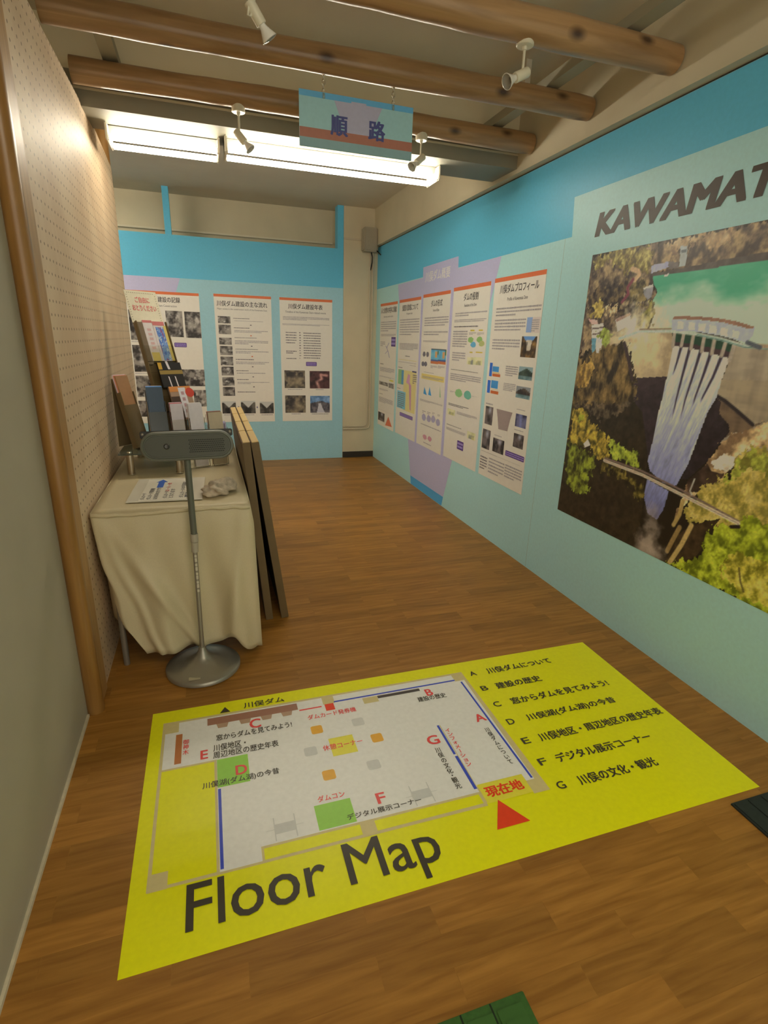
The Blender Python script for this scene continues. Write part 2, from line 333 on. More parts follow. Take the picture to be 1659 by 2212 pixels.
 ('blob',[(186,164,142)],[(0.749,0.492)],{'r': 0.05,'a': 0.55}),
 ('blob',[(186,164,142)],[(0.669,0.487)],{'r': 0.04,'a': 0.5}),
 ('line',[(196,204,176)],[(0.288,1.44),(0.414,1.474),(0.596,1.473),(0.728,1.462),(0.851,1.443),(0.955,1.419),(1.954,1.385)],{'w': 0.0127}),
 ('line',[(150,122,92)],[(0.412,1.482),(0.594,1.483)],{'w': 0.0059}),
 ('line',[(104,140,126)],[(0.735,1.459),(0.853,1.439),(0.956,1.415),(1.955,1.382)],{'w': 0.0046}),
 ('line',[(178,150,116)],[(0.991,1.421),(1.949,1.401)],{'w': 0.0132}),
 ('flat',[(182,184,196)],[(0.589,1.521),(0.714,1.517),(0.836,1.505),(0.962,1.48),(0.979,1.486),(0.979,1.457),(0.96,1.431),(0.849,1.454),(0.725,1.471),(0.599,1.476)],{'n': 0.08}),
 ('flat',[(152,112,88)],[(0.598,1.535),(0.71,1.53),(0.802,1.522),(0.89,1.509),(0.98,1.486),(0.963,1.479),(0.835,1.506),(0.713,1.518),(0.591,1.521)],{'n': 0.1}),
 ('flat',[(206,214,222)],[(0.623,1.512),(0.653,1.511),(0.658,1.482),(0.628,1.483)],{'n': 0.05}),
 ('flat',[(206,214,222)],[(0.679,1.509),(0.712,1.506),(0.718,1.476),(0.685,1.478)],{'n': 0.05}),
 ('flat',[(206,214,222)],[(0.729,1.504),(0.765,1.499),(0.769,1.47),(0.735,1.474)],{'n': 0.05}),
 ('flat',[(206,214,222)],[(0.783,1.496),(0.819,1.49),(0.823,1.462),(0.787,1.467)],{'n': 0.05}),
 ('flat',[(206,214,222)],[(0.836,1.487),(0.87,1.481),(0.873,1.453),(0.841,1.458)],{'n': 0.05}),
 ('flat',[(206,214,222)],[(0.891,1.477),(0.921,1.47),(0.923,1.444),(0.895,1.45)],{'n': 0.05}),
 ('line',[(90,96,100)],[(0.962,1.432),(1.017,1.415)],{'w': 0.0159}),
 ('line',[(128,104,90)],[(0.322,0.857),(0.581,0.85),(0.815,0.822),(1.1,0.774)],{'w': 0.0093}),
 ('line',[(222,198,164)],[(0.32,0.844),(0.585,0.833),(0.805,0.805),(1.1,0.766)],{'w': 0.0145}),
 ('line',[(150,126,104)],[(0.32,0.844),(0.585,0.833),(0.805,0.805),(1.1,0.766)],{'w': 0.0033}),
 ('line',[(190,182,160)],[(0.867,0.884),(0.857,0.83),(0.87,0.817)],{'w': 0.0066}),
 ('line',[(40,30,26)],[(1.074,0.744),(1.105,0.755)],{'w': 0.0145}),
]
POSTERS = {
 'flow':('b',(0.119,1.807,0.458,0.597),[
  ('T',0.028,0.07,0.554,0.112,'川俣ダム建設の主な流れ',0),
  ('T',0.029,0.147,0.55,0.149,'Major events in the construction work of the Kawamata Dam',1),
  ('p',0.03,0.22,0.159,0.292,'g'),
  ('p',0.031,0.306,0.16,0.402,'g'),
  ('p',0.03,0.439,0.16,0.51,'g'),
  ('p',0.032,0.525,0.164,0.62,'g'),
  ('p',0.032,0.635,0.164,0.728,'g'),
  ('p',0.035,0.741,0.164,0.836,'g'),
  ('p',0.037,0.853,0.165,0.947,'g'),
  ('p',0.036,0.959,0.166,1.057,'g'),
  ('p',0.018,1.117,0.167,1.253,'v'),
  ('p',0.223,1.113,0.382,1.254,'v'),
  ('p',0.431,1.123,0.587,1.256,'v'),
  ('t',0.189,0.232,0.358,0.24,1,1),
  ('t',0.198,0.259,0.506,0.264,1,0),
  ('t',0.19,0.329,0.356,0.337,1,1),
  ('t',0.193,0.355,0.549,0.382,2,0),
  ('t',0.192,0.431,0.426,0.437,1,1),
  ('t',0.194,0.459,0.549,0.504,3,0),
  ('t',0.194,0.551,0.436,0.558,1,1),
  ('t',0.195,0.57,0.55,0.6,2,0),
  ('t',0.193,0.657,0.387,0.668,1,1),
  ('t',0.193,0.683,0.551,0.714,2,0),
  ('t',0.193,0.778,0.323,0.788,1,1),
  ('t',0.196,0.804,0.51,0.814,1,0),
  ('t',0.195,0.872,0.321,0.885,1,1),
  ('t',0.199,0.901,0.548,0.929,2,0),
  ('t',0.194,1.007,0.39,1.022,1,1),
  ('t',0.034,1.263,0.111,1.273,1,0),
  ('t',0.249,1.264,0.365,1.274,1,0),
  ('t',0.446,1.266,0.574,1.277,1,0),
  ('r',0.362,0.297,0.378,0.306,(110,100,95)),
  ('r',0.362,0.515,0.378,0.525,(110,100,95)),
  ('r',0.363,0.734,0.379,0.744,(110,100,95)),
  ('r',0.364,0.843,0.38,0.853,(110,100,95)),
  ('r',0.367,0.952,0.383,0.963,(110,100,95)),
  ('r',0.36,0.405,0.375,0.415,(215,110,60)),
  ('r',0.363,0.623,0.379,0.634,(215,110,60)),
  ('r',0.188,1.179,0.204,1.188,(60,60,110)),
  ('r',0.194,1.171,0.199,1.196,(60,60,110)),
  ('r',0.394,1.181,0.41,1.189,(60,60,110)),
  ('r',0.4,1.172,0.404,1.198,(60,60,110)),
 ]),
 'time':('b',(0.8057,1.807,0.458,0.589),[
  ('T',0.095,0.067,0.478,0.106,'川俣ダム建設年表',0),
  ('T',0.061,0.14,0.516,0.149,'Timeline of the Kawamata Dam-related events',1),
  ('t',0.033,0.191,0.555,0.232,3,0),
  ('t',0.026,0.267,0.555,0.286,2,0),
  ('t',0.059,0.348,0.179,0.485,5,1),
  ('t',0.06,0.553,0.179,0.591,2,1),
  ('t',0.06,0.635,0.176,0.648,1,1),
  ('t',0.21,0.347,0.228,0.65,11,1),
  ('t',0.257,0.35,0.456,0.645,11,1),
  ('t',0.068,0.98,0.237,0.989,1,0),
  ('t',0.394,0.981,0.484,0.991,1,0),
  ('t',0.105,1.26,0.212,1.271,1,0),
  ('t',0.342,1.263,0.543,1.275,1,0),
  ('b',0.283,0.676,0.406,0.721),
  ('p',0.033,0.772,0.269,0.97,'c1'),
  ('p',0.323,0.776,0.557,0.973,'c2'),
  ('p',0.034,1.053,0.272,1.252,'c1'),
  ('p',0.326,1.058,0.559,1.255,'c3'),
 ]),
 'rec':('b',(-0.765,1.8,0.458,0.737),[
  ('T',0.16,0.055,0.549,0.098,'川俣ダム建設の記録',0),
  ('T',0.216,0.13,0.512,0.142,'Records of Dam Construction',1),
  ('p',0.396,0.182,0.559,0.44,'g'),
  ('p',0.579,0.183,0.735,0.444,'g'),
  ('p',0.462,0.77,0.738,0.946,'g'),
  ('p',0.611,0.987,0.74,1.165,'g'),
  ('p',0.045,0.187,0.345,0.48,'g'),
  ('p',0.045,0.53,0.345,0.8,'g'),
  ('p',0.045,0.84,0.345,1.06,'g'),
  ('p',0.045,1.1,0.2,1.27,'g'),
  ('p',0.225,1.1,0.4,1.27,'g'),
  ('t',0.045,0.492,0.3,0.502,1,0),
  ('t',0.045,0.812,0.3,0.82,1,0),
  ('b',0.457,0.497,0.579,0.541),
 ]),
 'P1':('r',(3.514,1.819,0.4555,0.606),[
  ('T',0.082,0.05,0.543,0.099,'川俣ダムプロフィール',0),
  ('T',0.188,0.134,0.433,0.145,'Profile of Kawamata Dam',1),
  ('t',0.056,0.185,0.592,0.248,3,0),
  ('t',0.051,0.26,0.442,0.341,4,0),
  ('t',0.041,0.387,0.396,0.463,4,0),
  ('t',0.255,0.556,0.409,0.626,5,0),
  ('t',0.248,0.669,0.401,0.722,5,0),
  ('t',0.027,0.828,0.128,0.84,1,0),
  ('t',0.442,0.823,0.549,0.824,1,0),
  ('t',0.442,0.958,0.55,0.955,1,0),
  ('t',0.189,1.035,0.291,1.037,1,0),
  ('t',0.017,1.183,0.562,1.179,2,1),
  ('t',0.014,1.215,0.12,1.32,5,1),
  ('t',0.145,1.203,0.362,1.324,5,0),
  ('t',0.372,1.203,0.587,1.3,5,0),
  ('r',0.453,0.26,0.603,0.351,(226,206,178)),
  ('r',0.453,0.26,0.513,0.348,(150,172,212)),
  ('t',0.508,0.271,0.59,0.345,6,0),
  ('p',0.416,0.371,0.586,0.497,'canyon'),
  ('p',0.421,0.554,0.578,0.634,'hill'),
  ('p',0.412,0.677,0.578,0.751,'hill2'),
  ('r',0.077,0.572,0.164,0.608,(70,150,205)),
  ('r',0.08,0.621,0.19,0.64,(214,110,50)),
  ('r',0.081,0.612,0.178,0.618,(236,190,90)),
  ('r',0.076,0.667,0.171,0.72,(70,150,205)),
  ('r',0.076,0.737,0.186,0.758,(214,110,50)),
  ('r',0.081,0.727,0.176,0.729,(236,190,90)),
  ('r',0.034,0.55,0.072,0.642,(50,110,190)),
  ('r',0.024,0.67,0.065,0.758,(50,110,190)),
  ('p',0.029,0.852,0.139,0.98,'d'),
  ('p',0.441,0.852,0.571,0.935,'d2'),
  ('p',0.016,1.019,0.132,1.16,'d'),
  ('p',0.178,1.057,0.332,1.155,'d'),
  ('p',0.442,0.98,0.564,1.071,'d'),
  ('g',(168,146,128),[(0.186,0.854),(0.397,0.854),(0.376,0.905),(0.355,0.985),(0.235,0.989),(0.213,0.921)]),
  ('b',0.358,1.113,0.594,1.149),
 ]),
 'P2':('r',(4.173,1.809,0.453,0.607),[
  ('T',0.191,0.061,0.433,0.1,'ダムの役割',0),
  ('T',0.21,0.128,0.412,0.152,'Functions of the Dam',1),
  ('t',0.06,0.186,0.584,0.22,2,0),
  ('t',0.05,0.238,0.584,0.261,2,0),
  ('t',0.051,0.286,0.464,0.3,1,1),
  ('t',0.041,0.32,0.301,0.449,7,0),
  ('t',0.053,0.482,0.292,0.555,4,0),
  ('t',0.328,0.335,0.442,0.353,2,0),
  ('t',0.458,0.336,0.566,0.357,3,0),
  ('t',0.045,0.621,0.523,0.623,1,1),
  ('t',0.042,0.649,0.577,0.709,4,0),
  ('t',0.058,0.793,0.145,0.804,2,0),
  ('t',0.444,0.795,0.543,0.8,2,0),
  ('t',0.043,0.892,0.418,0.913,2,1),
  ('t',0.215,0.943,0.567,0.965,4,0),
  ('t',0.032,1.071,0.319,1.075,1,1),
  ('t',0.028,1.096,0.398,1.119,4,0),
  ('r',0.345,0.317,0.412,0.328,(222,192,60)),
  ('r',0.48,0.317,0.543,0.326,(222,192,60)),
  ('r',0.36,0.475,0.408,0.484,(222,192,60)),
  ('r',0.46,0.472,0.565,0.48,(222,192,60)),
  ('c',0.315,0.368,0.408,0.411,(150,190,100)),
  ('c',0.364,0.402,0.455,0.445,(110,180,200)),
  ('c',0.458,0.365,0.546,0.408,(150,190,100)),
  ('c',0.497,0.393,0.583,0.435,(190,190,110)),
  ('p',0.326,0.515,0.443,0.568,'y'),
  ('p',0.445,0.511,0.575,0.566,'y'),
  ('p',0.035,0.941,0.177,0.988,'y'),
  ('p',0.425,1.069,0.566,1.123,'y'),
  ('c',0.154,0.766,0.29,0.833,(150,196,120)),
  ('c',0.316,0.766,0.444,0.831,(120,188,150)),
  ('b',0.261,1.172,0.377,1.242),
 ]),
 'P3':('r',(4.8215,1.7985,0.4455,0.5915),[
  ('T',0.193,0.067,0.436,0.103,'ダムの形式',0),
  ('T',0.244,0.131,0.377,0.151,'Form of Dam',1),
  ('t',0.058,0.192,0.583,0.274,4,0),
  ('t',0.056,0.31,0.581,0.351,2,0),
  ('t',0.049,0.391,0.582,0.407,2,0),
  ('t',0.26,0.601,0.408,0.627,3,0),
  ('t',0.421,0.595,0.568,0.621,3,0),
  ('t',0.043,0.918,0.569,0.938,3,0),
  ('t',0.119,1.018,0.203,1.047,2,0),
  ('t',0.237,1.014,0.318,1.042,2,0),
  ('t',0.359,1.006,0.417,1.026,2,0),
  ('t',0.476,1.007,0.532,1.027,2,0),
  ('t',0.098,1.16,0.567,1.136,1,0),
  ('t',0.182,1.317,0.376,1.308,1,0),
  ('c',0.053,0.49,0.126,0.536,(110,104,104)),
  ('c',0.137,0.49,0.208,0.536,(110,104,104)),
  ('c',0.036,0.577,0.11,0.623,(110,104,104)),
  ('c',0.101,0.575,0.173,0.621,(110,104,104)),
  ('p',0.252,0.46,0.419,0.587,'bo'),
  ('p',0.417,0.46,0.579,0.583,'bo'),
  ('r',0.051,0.686,0.57,0.732,(232,208,110)),
  ('r',0.107,0.669,0.339,0.671,(60,66,110)),
  ('r',0.341,0.671,0.56,0.671,(70,100,80)),
  ('t',0.074,0.704,0.552,0.724,3,0),
  ('g',(70,160,200),[(0.121,0.866),(0.138,0.803),(0.207,0.873)]),
  ('g',(70,160,200),[(0.238,0.865),(0.261,0.792),(0.314,0.868)]),
  ('g',(150,190,130),[(0.497,0.86),(0.494,0.762),(0.522,0.861)]),
  ('c',0.111,1.048,0.216,1.113,(176,164,172)),
  ('c',0.234,1.046,0.335,1.111,(176,164,172)),
  ('c',0.337,1.035,0.435,1.099,(176,164,172)),
  ('c',0.449,1.048,0.544,1.111,(176,164,172)),
  ('c',0.162,1.236,0.264,1.284,(214,150,150)),
  ('c',0.28,1.232,0.38,1.28,(214,150,150)),
 ]),
 'P4':('r',(5.4665,1.788,0.4425,0.593),[
  ('T',0.09,0.062,0.524,0.1,'鬼怒川流域について',0),
  ('T',0.22,0.129,0.383,0.148,'Kinugawa basin',1),
  ('t',0.037,0.181,0.577,0.342,7,0),
  ('t',0.048,0.412,0.566,0.478,5,0),
  ('t',0.231,0.533,0.359,0.542,1,1),
  ('t',0.034,0.602,0.55,0.597,1,0),
  ('t',0.034,0.651,0.165,0.659,1,1),
  ('t',0.026,0.865,0.128,0.871,1,1),
  ('t',0.369,0.621,0.543,0.62,1,0),
  ('r',0.03,0.574,0.548,0.577,(228,204,90)),
  ('r',0.037,0.675,0.208,0.823,(150,190,120)),
  ('r',0.143,0.68,0.204,0.82,(90,150,170)),
  ('r',0.215,0.676,0.562,1.076,(232,212,130)),
  ('r',0.03,0.892,0.287,1.069,(130,196,216)),
  ('t',0.05,0.903,0.263,1.064,8,1),
  ('g',(222,160,170),[(0.287,0.793),(0.335,0.704),(0.393,0.715),(0.391,0.785),(0.439,0.819)]),
  ('g',(214,150,160),[(0.367,0.786),(0.439,0.811),(0.454,1.059),(0.42,1.048)]),
  ('r',0.447,0.67,0.562,0.683,(60,60,100)),
  ('t',0.468,0.699,0.577,0.792,5,1),
  ('b',0.133,1.109,0.516,1.145),
 ]),
 'P5':('r',(6.11,1.782,0.436,0.5825),[
  ('T',0.027,0.052,0.556,0.097,'人と自然の共存に貢献',0),
  ('T',0.128,0.131,0.447,0.154,'Harmony with nature',1),
  ('t',0.031,0.185,0.554,0.298,5,0),
  ('t',0.044,0.32,0.559,0.345,3,0),
  ('t',0.036,0.398,0.204,0.455,3,0),
  ('t',0.044,0.639,0.165,0.65,1,1),
  ('t',0.042,0.679,0.551,0.727,5,0),
  ('t',0.033,0.787,0.543,0.776,2,0),
  ('t',0.04,0.918,0.355,0.938,3,0),
  ('t',0.039,0.977,0.169,0.983,1,1),
  ('t',0.033,1.015,0.537,1.076,6,0),
  ('t',0.025,1.165,0.533,1.161,2,0),
  ('b',0.416,0.352,0.558,0.448),
  ('g',(150,140,160),[(0.223,0.446),(0.241,0.446),(0.316,0.495),(0.299,0.495)]),
  ('g',(150,140,160),[(0.299,0.495),(0.316,0.495),(0.221,0.531),(0.203,0.532)]),
  ('g',(150,140,160),[(0.299,0.495),(0.316,0.495),(0.38,0.568),(0.363,0.569)]),
  ('g',(150,140,160),[(0.255,0.471),(0.272,0.47),(0.349,0.411),(0.332,0.411)]),
  ('p',0.026,0.84,0.349,0.879,'g'),
  ('p',0.372,0.836,0.543,0.887,'g'),
  ('p',0.018,1.194,0.26,1.292,'d'),
  ('c',0.382,0.797,0.548,0.818,(226,210,90)),
  ('g',(220,110,70),[(0.293,1.32),(0.398,1.206),(0.535,1.303)]),
 ]),
}
# ================================================================== SETTING
XR, YB = 1.9186, 6.277
cream = mat('cream_paint', (.66, .59, .43), .7, noise=.04, scale=4, bump=.05)
greyplaster = mat('grey_plaster', (.41, .37, .28), .75, noise=.05, scale=3, bump=.15)
ceilm = mat('ceiling_paint', (.66, .61, .50), .8, noise=.04, scale=3)
beamm = mat('beam_paint', (.29, .27, .205), .6, noise=.04, scale=5)
darkbase = mat('dark_vinyl', (.03, .025, .02), .4)

def wood_floor():
    m = bpy.data.materials.new('wood_plank_vinyl'); m.use_nodes = True; nt = m.node_tree; N = nt.nodes.new; L = nt.links.new
    b = nt.nodes['Principled BSDF']
    tc = N('ShaderNodeTexCoord')
    br = N('ShaderNodeTexBrick'); br.offset = .37; br.inputs['Scale'].default_value = 1; br.inputs['Brick Width'].default_value = .46; br.inputs['Row Height'].default_value = .075
    br.inputs['Mortar Size'].default_value = .0007; br.inputs['Mortar Smooth'].default_value = .2
    br.inputs['Color1'].default_value = (0, 0, 0, 1); br.inputs['Color2'].default_value = (1, 1, 1, 1); br.inputs['Mortar'].default_value = (.3, .3, .3, 1)
    L(tc.outputs['Object'], br.inputs['Vector'])
    mp = N('ShaderNodeMapping'); mp.inputs['Scale'].default_value = (3.6, 40, 1)
    L(tc.outputs['Object'], mp.inputs[0])
    # shift the grain from plank to plank
    ad = N('ShaderNodeVectorMath'); ad.operation = 'ADD'; sc = N('ShaderNodeVectorMath'); sc.operation = 'SCALE'; sc.inputs['Scale'].default_value = 9
    L(br.outputs['Color'], sc.inputs[0]); L(mp.outputs[0], ad.inputs[0]); L(sc.outputs[0], ad.inputs[1])
    n1 = N('ShaderNodeTexNoise'); n1.inputs['Scale'].default_value = 1.3; n1.inputs['Detail'].default_value = 7; n1.inputs['Distortion'].default_value = .5; L(ad.outputs[0], n1.inputs['Vector'])
    cr = N('ShaderNodeValToRGB'); e = cr.color_ramp.elements
    e[0].position = .25; e[0].color = (.262, .110, .017, 1); e[1].position = .75; e[1].color = (.450, .215, .042, 1)
    L(n1.outputs['Fac'], cr.inputs[0])
    hv = N('ShaderNodeHueSaturation'); mr = N('ShaderNodeMapRange'); mr.inputs['To Min'].default_value = .84; mr.inputs['To Max'].default_value = 1.14
    L(br.outputs['Color'], mr.inputs['Value']); L(mr.outputs[0], hv.inputs['Value']); L(cr.outputs[0], hv.inputs['Color'])
    L(hv.outputs[0], b.inputs['Base Color'])
    b.inputs['Roughness'].default_value = .40; b.inputs['Specular IOR Level'].default_value = .3
    bp = N('ShaderNodeBump'); bp.inputs['Strength'].default_value = .06; bp.inputs['Distance'].default_value = .002; L(n1.outputs['Fac'], bp.inputs['Height']); L(bp.outputs[0], b.inputs['Normal'])
    return m
S = lambda o: tag(o, kind='structure')
S(B().box(-3.2, 2.2, -1.6, 6.75, -.06, 0).out('floor', wood_floor()))
S(B().box(-3.2, 2.2, -1.6, 6.75, 2.76, 2.85).out('ceiling', ceilm))
# right wall: printed panels below, plain concrete above (a little proud of the panels)
wr = S(B().box(XR, 2.15, -1.6, YB+.12, 0, 2.379).out('wall_right', ink('print_aqua', (178, 215, 209))))
S(B().box(XR-.042, 2.15, -1.6, 6.7, 2.387, 2.76).out('wall_right_upper', cream))
S(B().box(XR+.004, 2.15, -1.6, YB+.1, 2.379, 2.387).out('trim_1', darkbase))
PRT = bpy.data.objects.new('printed_panels', None)   # frame of the right-hand prints: x to the right in the picture, y up
COL.objects.link(PRT); PRT.matrix_world = Matrix(((0, 0, -1, XR), (-1, 0, 0, 0), (0, 1, 0, 0), (0, 0, 0, 1)))
PRT.parent = wr
def yz(pts): return [(-a, b) for a, b in pts]
blue = ink('print_blue', (98, 184, 222)); lilac = ink('print_lilac', (194, 184, 198)); blue2 = ink('print_blue_low', (84, 166, 200))
flat('blue_band', yz([(6.30, 1.945), (2.712, 1.957), (2.732, 2.150), (-1.6, 2.150), (-1.6, 2.378), (6.30, 2.378)]), blue, PRT, .0004)
flat('lilac_field', yz([(5.544, 1.94), (4.86, 1.943), (4.866, 2.030), (4.132, 2.034), (4.123, 1.948), (3.459, 1.953), (4.118, .09), (4.945, .085)]), lilac, PRT, .0007)
flat('blue_foot', yz([(4.945, .085), (4.118, .09), (4.145, .002), (4.92, .002)]), blue2, PRT, .0007)
lettering('section_title', '川俣ダム概要', (-4.80, 1.897, -4.27, 1.985), ink('print_white', (226, 214, 196)), PRT, .0011, .02)
lettering('hall_title', 'KAWAMATA', (-2.522, 1.922, -1.455, 2.038), ink('print_grey_brown', (78, 66, 52)), PRT, .0009, .042, .14)
seam = mat('panel_seam', (.35, .45, .43), .6)
for y in (2.77, 4.5): flat('panel_joint', yz([(y, .002), (y-.0022, .002), (y-.0022, 2.378), (y, 2.378)]), seam, PRT, .0002)
# back wall: recess, pillar, printed panel with blue posts
S(B().box(-3.2, 2.2, 6.58, 6.72, 0, 2.76).out('wall_back', cream))
S(B().box(1.524, 1.93, YB, 6.6, 0, 2.76).out('pillar', cream))
S(B().box(1.526, 1.915, YB-.006, YB, 0, .072).out('baseboard_back', darkbase))
wb = S(B().box(-3.2, 1.522, YB, 6.45, 0, 2.336).out('wall_back_panel', ink('print_aqua_back', (160, 200, 190))))
for k, (a, b) in enumerate(((-.304, -.245), (1.455, 1.522))): S(B().box(a, b, YB, 6.40, 2.336, 2.76).out('trim_%d' % (k+2), blue))
S(B().box(-3.2, 1.46, 6.54, 6.58, 2.412, 2.430, .004).out('trim_4', mat('rail_paint', (.72, .67, .52), .3)))
BKT = bpy.data.objects.new('printed_panels_back', None); COL.objects.link(BKT)
BKT.matrix_world = Matrix(((1, 0, 0, 0), (0, 0, -1, YB), (0, 1, 0, 0), (0, 0, 0, 1))); BKT.parent = wb
flat('blue_band', rc(-3.2, 1.936, 1.522, 2.3355), blue, BKT, .0004)
flat('lilac_field', [(-1.9, 1.936), (-.200, 1.936), (-.87, .09), (-1.25, .09)], lilac, BKT, .0007)
# left: plaster wall towards the camera, pegboard partition beyond the wooden post
S(B().box(-.75, -.521, -1.6, 1.945, 0, 2.76).out('wall_left', greyplaster))
S(B().box(-.521, -.513, -1.6, 1.93, 0, .011).out('baseboard_left', mat('caulk', (.62, .55, .40), .7, noise=.1, scale=40)))
S(B().box(-3.2, -3.1, 1.9, 6.6, 0, 2.76).out('wall_left_far', cream))
S(B().box(-3.2, -.6, 1.80, 1.9, 0, 2.76).out('wall_left_return', cream))
def pegboard():
    m = bpy.data.materials.new('pegboard'); m.use_nodes = True; nt = m.node_tree; N = nt.nodes.new; L = nt.links.new
    b = nt.nodes['Principled BSDF']; b.inputs['Roughness'].default_value = .55
    tc = N('ShaderNodeTexCoord'); mp = N('ShaderNodeMapping'); mp.inputs['Scale'].default_value = (0, 1/.0445, 1/.0445); L(tc.outputs['Object'], mp.inputs[0])
    fr = N('ShaderNodeVectorMath'); fr.operation = 'FRACTION'; L(mp.outputs[0], fr.inputs[0])
    sb = N('ShaderNodeVectorMath'); sb.operation = 'SUBTRACT'; sb.inputs[1].default_value = (0, .5, .5); L(fr.outputs[0], sb.inputs[0])
    ln = N('ShaderNodeVectorMath'); ln.operation = 'LENGTH'; L(sb.outputs[0], ln.inputs[0])
    mr = N('ShaderNodeMapRange'); mr.inputs['From Min'].default_value = .10; mr.inputs['From Max'].default_value = .125; L(ln.outputs['Value'], mr.inputs['Value'])
    n = N('ShaderNodeTexNoise'); n.inputs['Scale'].default_value = 2.2; n.inputs['Detail'].default_value = 6; n.inputs['Distortion'].default_value = 1.2
    mp2 = N('ShaderNodeMapping'); mp2.inputs['Scale'].default_value = (1, 1.2, .6); L(tc.outputs['Object'], mp2.inputs[0]); L(mp2.outputs[0], n.inputs['Vector'])
    cr = N('ShaderNodeValToRGB'); e = cr.color_ramp.elements; e[0].position = .4; e[0].color = (.61, .435, .275, 1); e[1].position = .62; e[1].color = (.69, .525, .35, 1); L(n.outputs['Fac'], cr.inputs[0])
    mx = N('ShaderNodeMix'); mx.data_type = 'RGBA'; mx.inputs['A'].default_value = (.16, .10, .045, 1); L(mr.outputs[0], mx.inputs['Factor']); L(cr.outputs[0], mx.inputs['B'])
    L(mx.outputs['Result'], b.inputs['Base Color']); return m
S(B().prism([(2.104, 0), (4.17, 0), (4.17, 2.372), (3.656, 2.425), (2.104, 2.437)], 0, -.535, -.485).out('wall_left_pegboard', pegboard()))
# spanning beam with its stepped face, ceiling battens
S(B().box(-3.2, XR-.03, 3.31, 3.60, 2.56, 2.76).out('wall_beam_fascia', mat('fascia_cream', (.78, .70, .50), .7, noise=.03, scale=4)))
S(B().box(-3.2, XR-.03, 3.31, 3.60, 2.49, 2.56).box(-3.2, XR-.03, 3.295, 3.60, 2.412, 2.480).out('beam', beamm))
S(B().box(-3.2, XR-.03, 3.290, 3.31, 2.480, 2.490).out('trim_5', cream))
S(B().box(-.352, -.287, -1.5, 3.31, 2.558, 2.60).out('trim_6', mat('batten_paint', (.40, .375, .28), .6)))
S(B().box(1.612, 1.676, -1.5, 3.31, 2.558, 2.60).out('trim_7', MATS['batten_paint']))
for a in (-.32, 1.644):
    S(B().box(a-.015, a+.015, .9, .93, 2.60, 2.76).box(a-.015, a+.015, 2.86, 2.89, 2.60, 2.76).out('trim_8', ceilm))
# wall pipes and wires at the pillar
pipe = mat('painted_pipe', (.60, .53, .40), .5)
tag(B().tube([(1.862, YB-.012, 2.33), (1.862, YB-.012, .40), (1.850, YB-.012, .365), (1.820, YB-.012, .355), (1.526, YB-.012, .352)], .009).tube([(1.826, YB-.012, 2.33), (1.826, YB-.012, .42), (1.81, YB-.012, .392), (1.78, YB-.012, .385), (1.526, YB-.012, .382)], .007).box(1.526, 1.73, YB-.012, YB, 2.432, 2.452).out('wall_conduit', pipe, smooth=True, angle=40), 'cream painted conduit pipes running down the corner pillar and bending left', 'conduit')
sp = thing('wall_speaker', 'small grey box speaker high on the corner pillar', 'speaker', (0, 0, 0))
B().box(1.722, 1.876, YB-.13, YB-.002, 2.318, 2.556, .012).out('cabinet', mat('speaker_grey', (.42, .38, .29), .6), sp)
B().box(1.735, 1.863, YB-.134, YB-.13, 2.335, 2.54).out('grille', mat('speaker_grille', (.40, .36, .28), .8, noise=.2, scale=300), sp)
blk = mat('black_rubber', (.012, .012, .014), .5)
tag(B().tube([(1.824, YB-.06, 2.318), (1.838, YB-.06, 2.27), (1.842, YB-.04, 2.22), (1.832, YB-.014, 2.14)], .006).tube([(1.872, YB-.09, 2.34), (1.896, YB-.11, 2.31), (1.912, YB-.13, 2.29)], .006).out('speaker_wire', blk, smooth=True), 'short black wires hanging from the grey box speaker', 'wire')

# ================================================================== POSTS, LOGS
def pine(name, c0, c1, axis, knots=True):
    m = bpy.data.materials.new(name); m.use_nodes = True; nt = m.node_tree; N = nt.nodes.new; L = nt.links.new
    b = nt.nodes['Principled BSDF']; b.inputs['Roughness'].default_value = .32; b.inputs['Coat Weight'].default_value = .25; b.inputs['Coat Roughness'].default_value = .25
    tc = N('ShaderNodeTexCoord'); mp = N('ShaderNodeMapping'); s = [14, 14, 14]; s[axis] = 1.2; mp.inputs['Scale'].default_value = s
    L(tc.outputs['Object'], mp.inputs[0])
    n = N('ShaderNodeTexNoise'); n.inputs['Scale'].default_value = 1.6; n.inputs['Detail'].default_value = 6; n.inputs['Distortion'].default_value = .8; L(mp.outputs[0], n.inputs['Vector'])
    cr = N('ShaderNodeValToRGB'); e = cr.color_ramp.elements; e[0].position = .3; e[0].color = (*c0, 1); e[1].position = .7; e[1].color = (*c1, 1); L(n.outputs['Fac'], cr.inputs[0])
    out = cr.outputs[0]
    if knots:
        mp2 = N('ShaderNodeMapping'); s2 = [7.5, 7.5, 7.5]; s2[axis] = 4.2; mp2.inputs['Scale'].default_value = s2; L(tc.outputs['Object'], mp2.inputs[0])
        v = N('ShaderNodeTexVoronoi'); v.inputs['Scale'].default_value = 1; L(mp2.outputs[0], v.inputs['Vector'])
        mr = N('ShaderNodeMapRange'); mr.inputs['From Min'].default_value = .06; mr.inputs['From Max'].default_value = .20; L(v.outputs['Distance'], mr.inputs['Value'])
        mx = N('ShaderNodeMix'); mx.data_type = 'RGBA'; mx.inputs['A'].default_value = (c0[0]*.28, c0[1]*.24, c0[2]*.3, 1); L(mr.outputs[0], mx.inputs['Factor']); L(out, mx.inputs['B']); out = mx.outputs['Result']
    L(out, b.inputs['Base Color']); return m
logm = pine('log_pine', (.27, .150, .062), (.50, .305, .145), 0)
postm = pine('post_pine', (.24, .112, .024), (.36, .185, .05), 2, False)
endm = mat('log_end_grain', (.36, .19, .09), .7, noise=.25, scale=40)
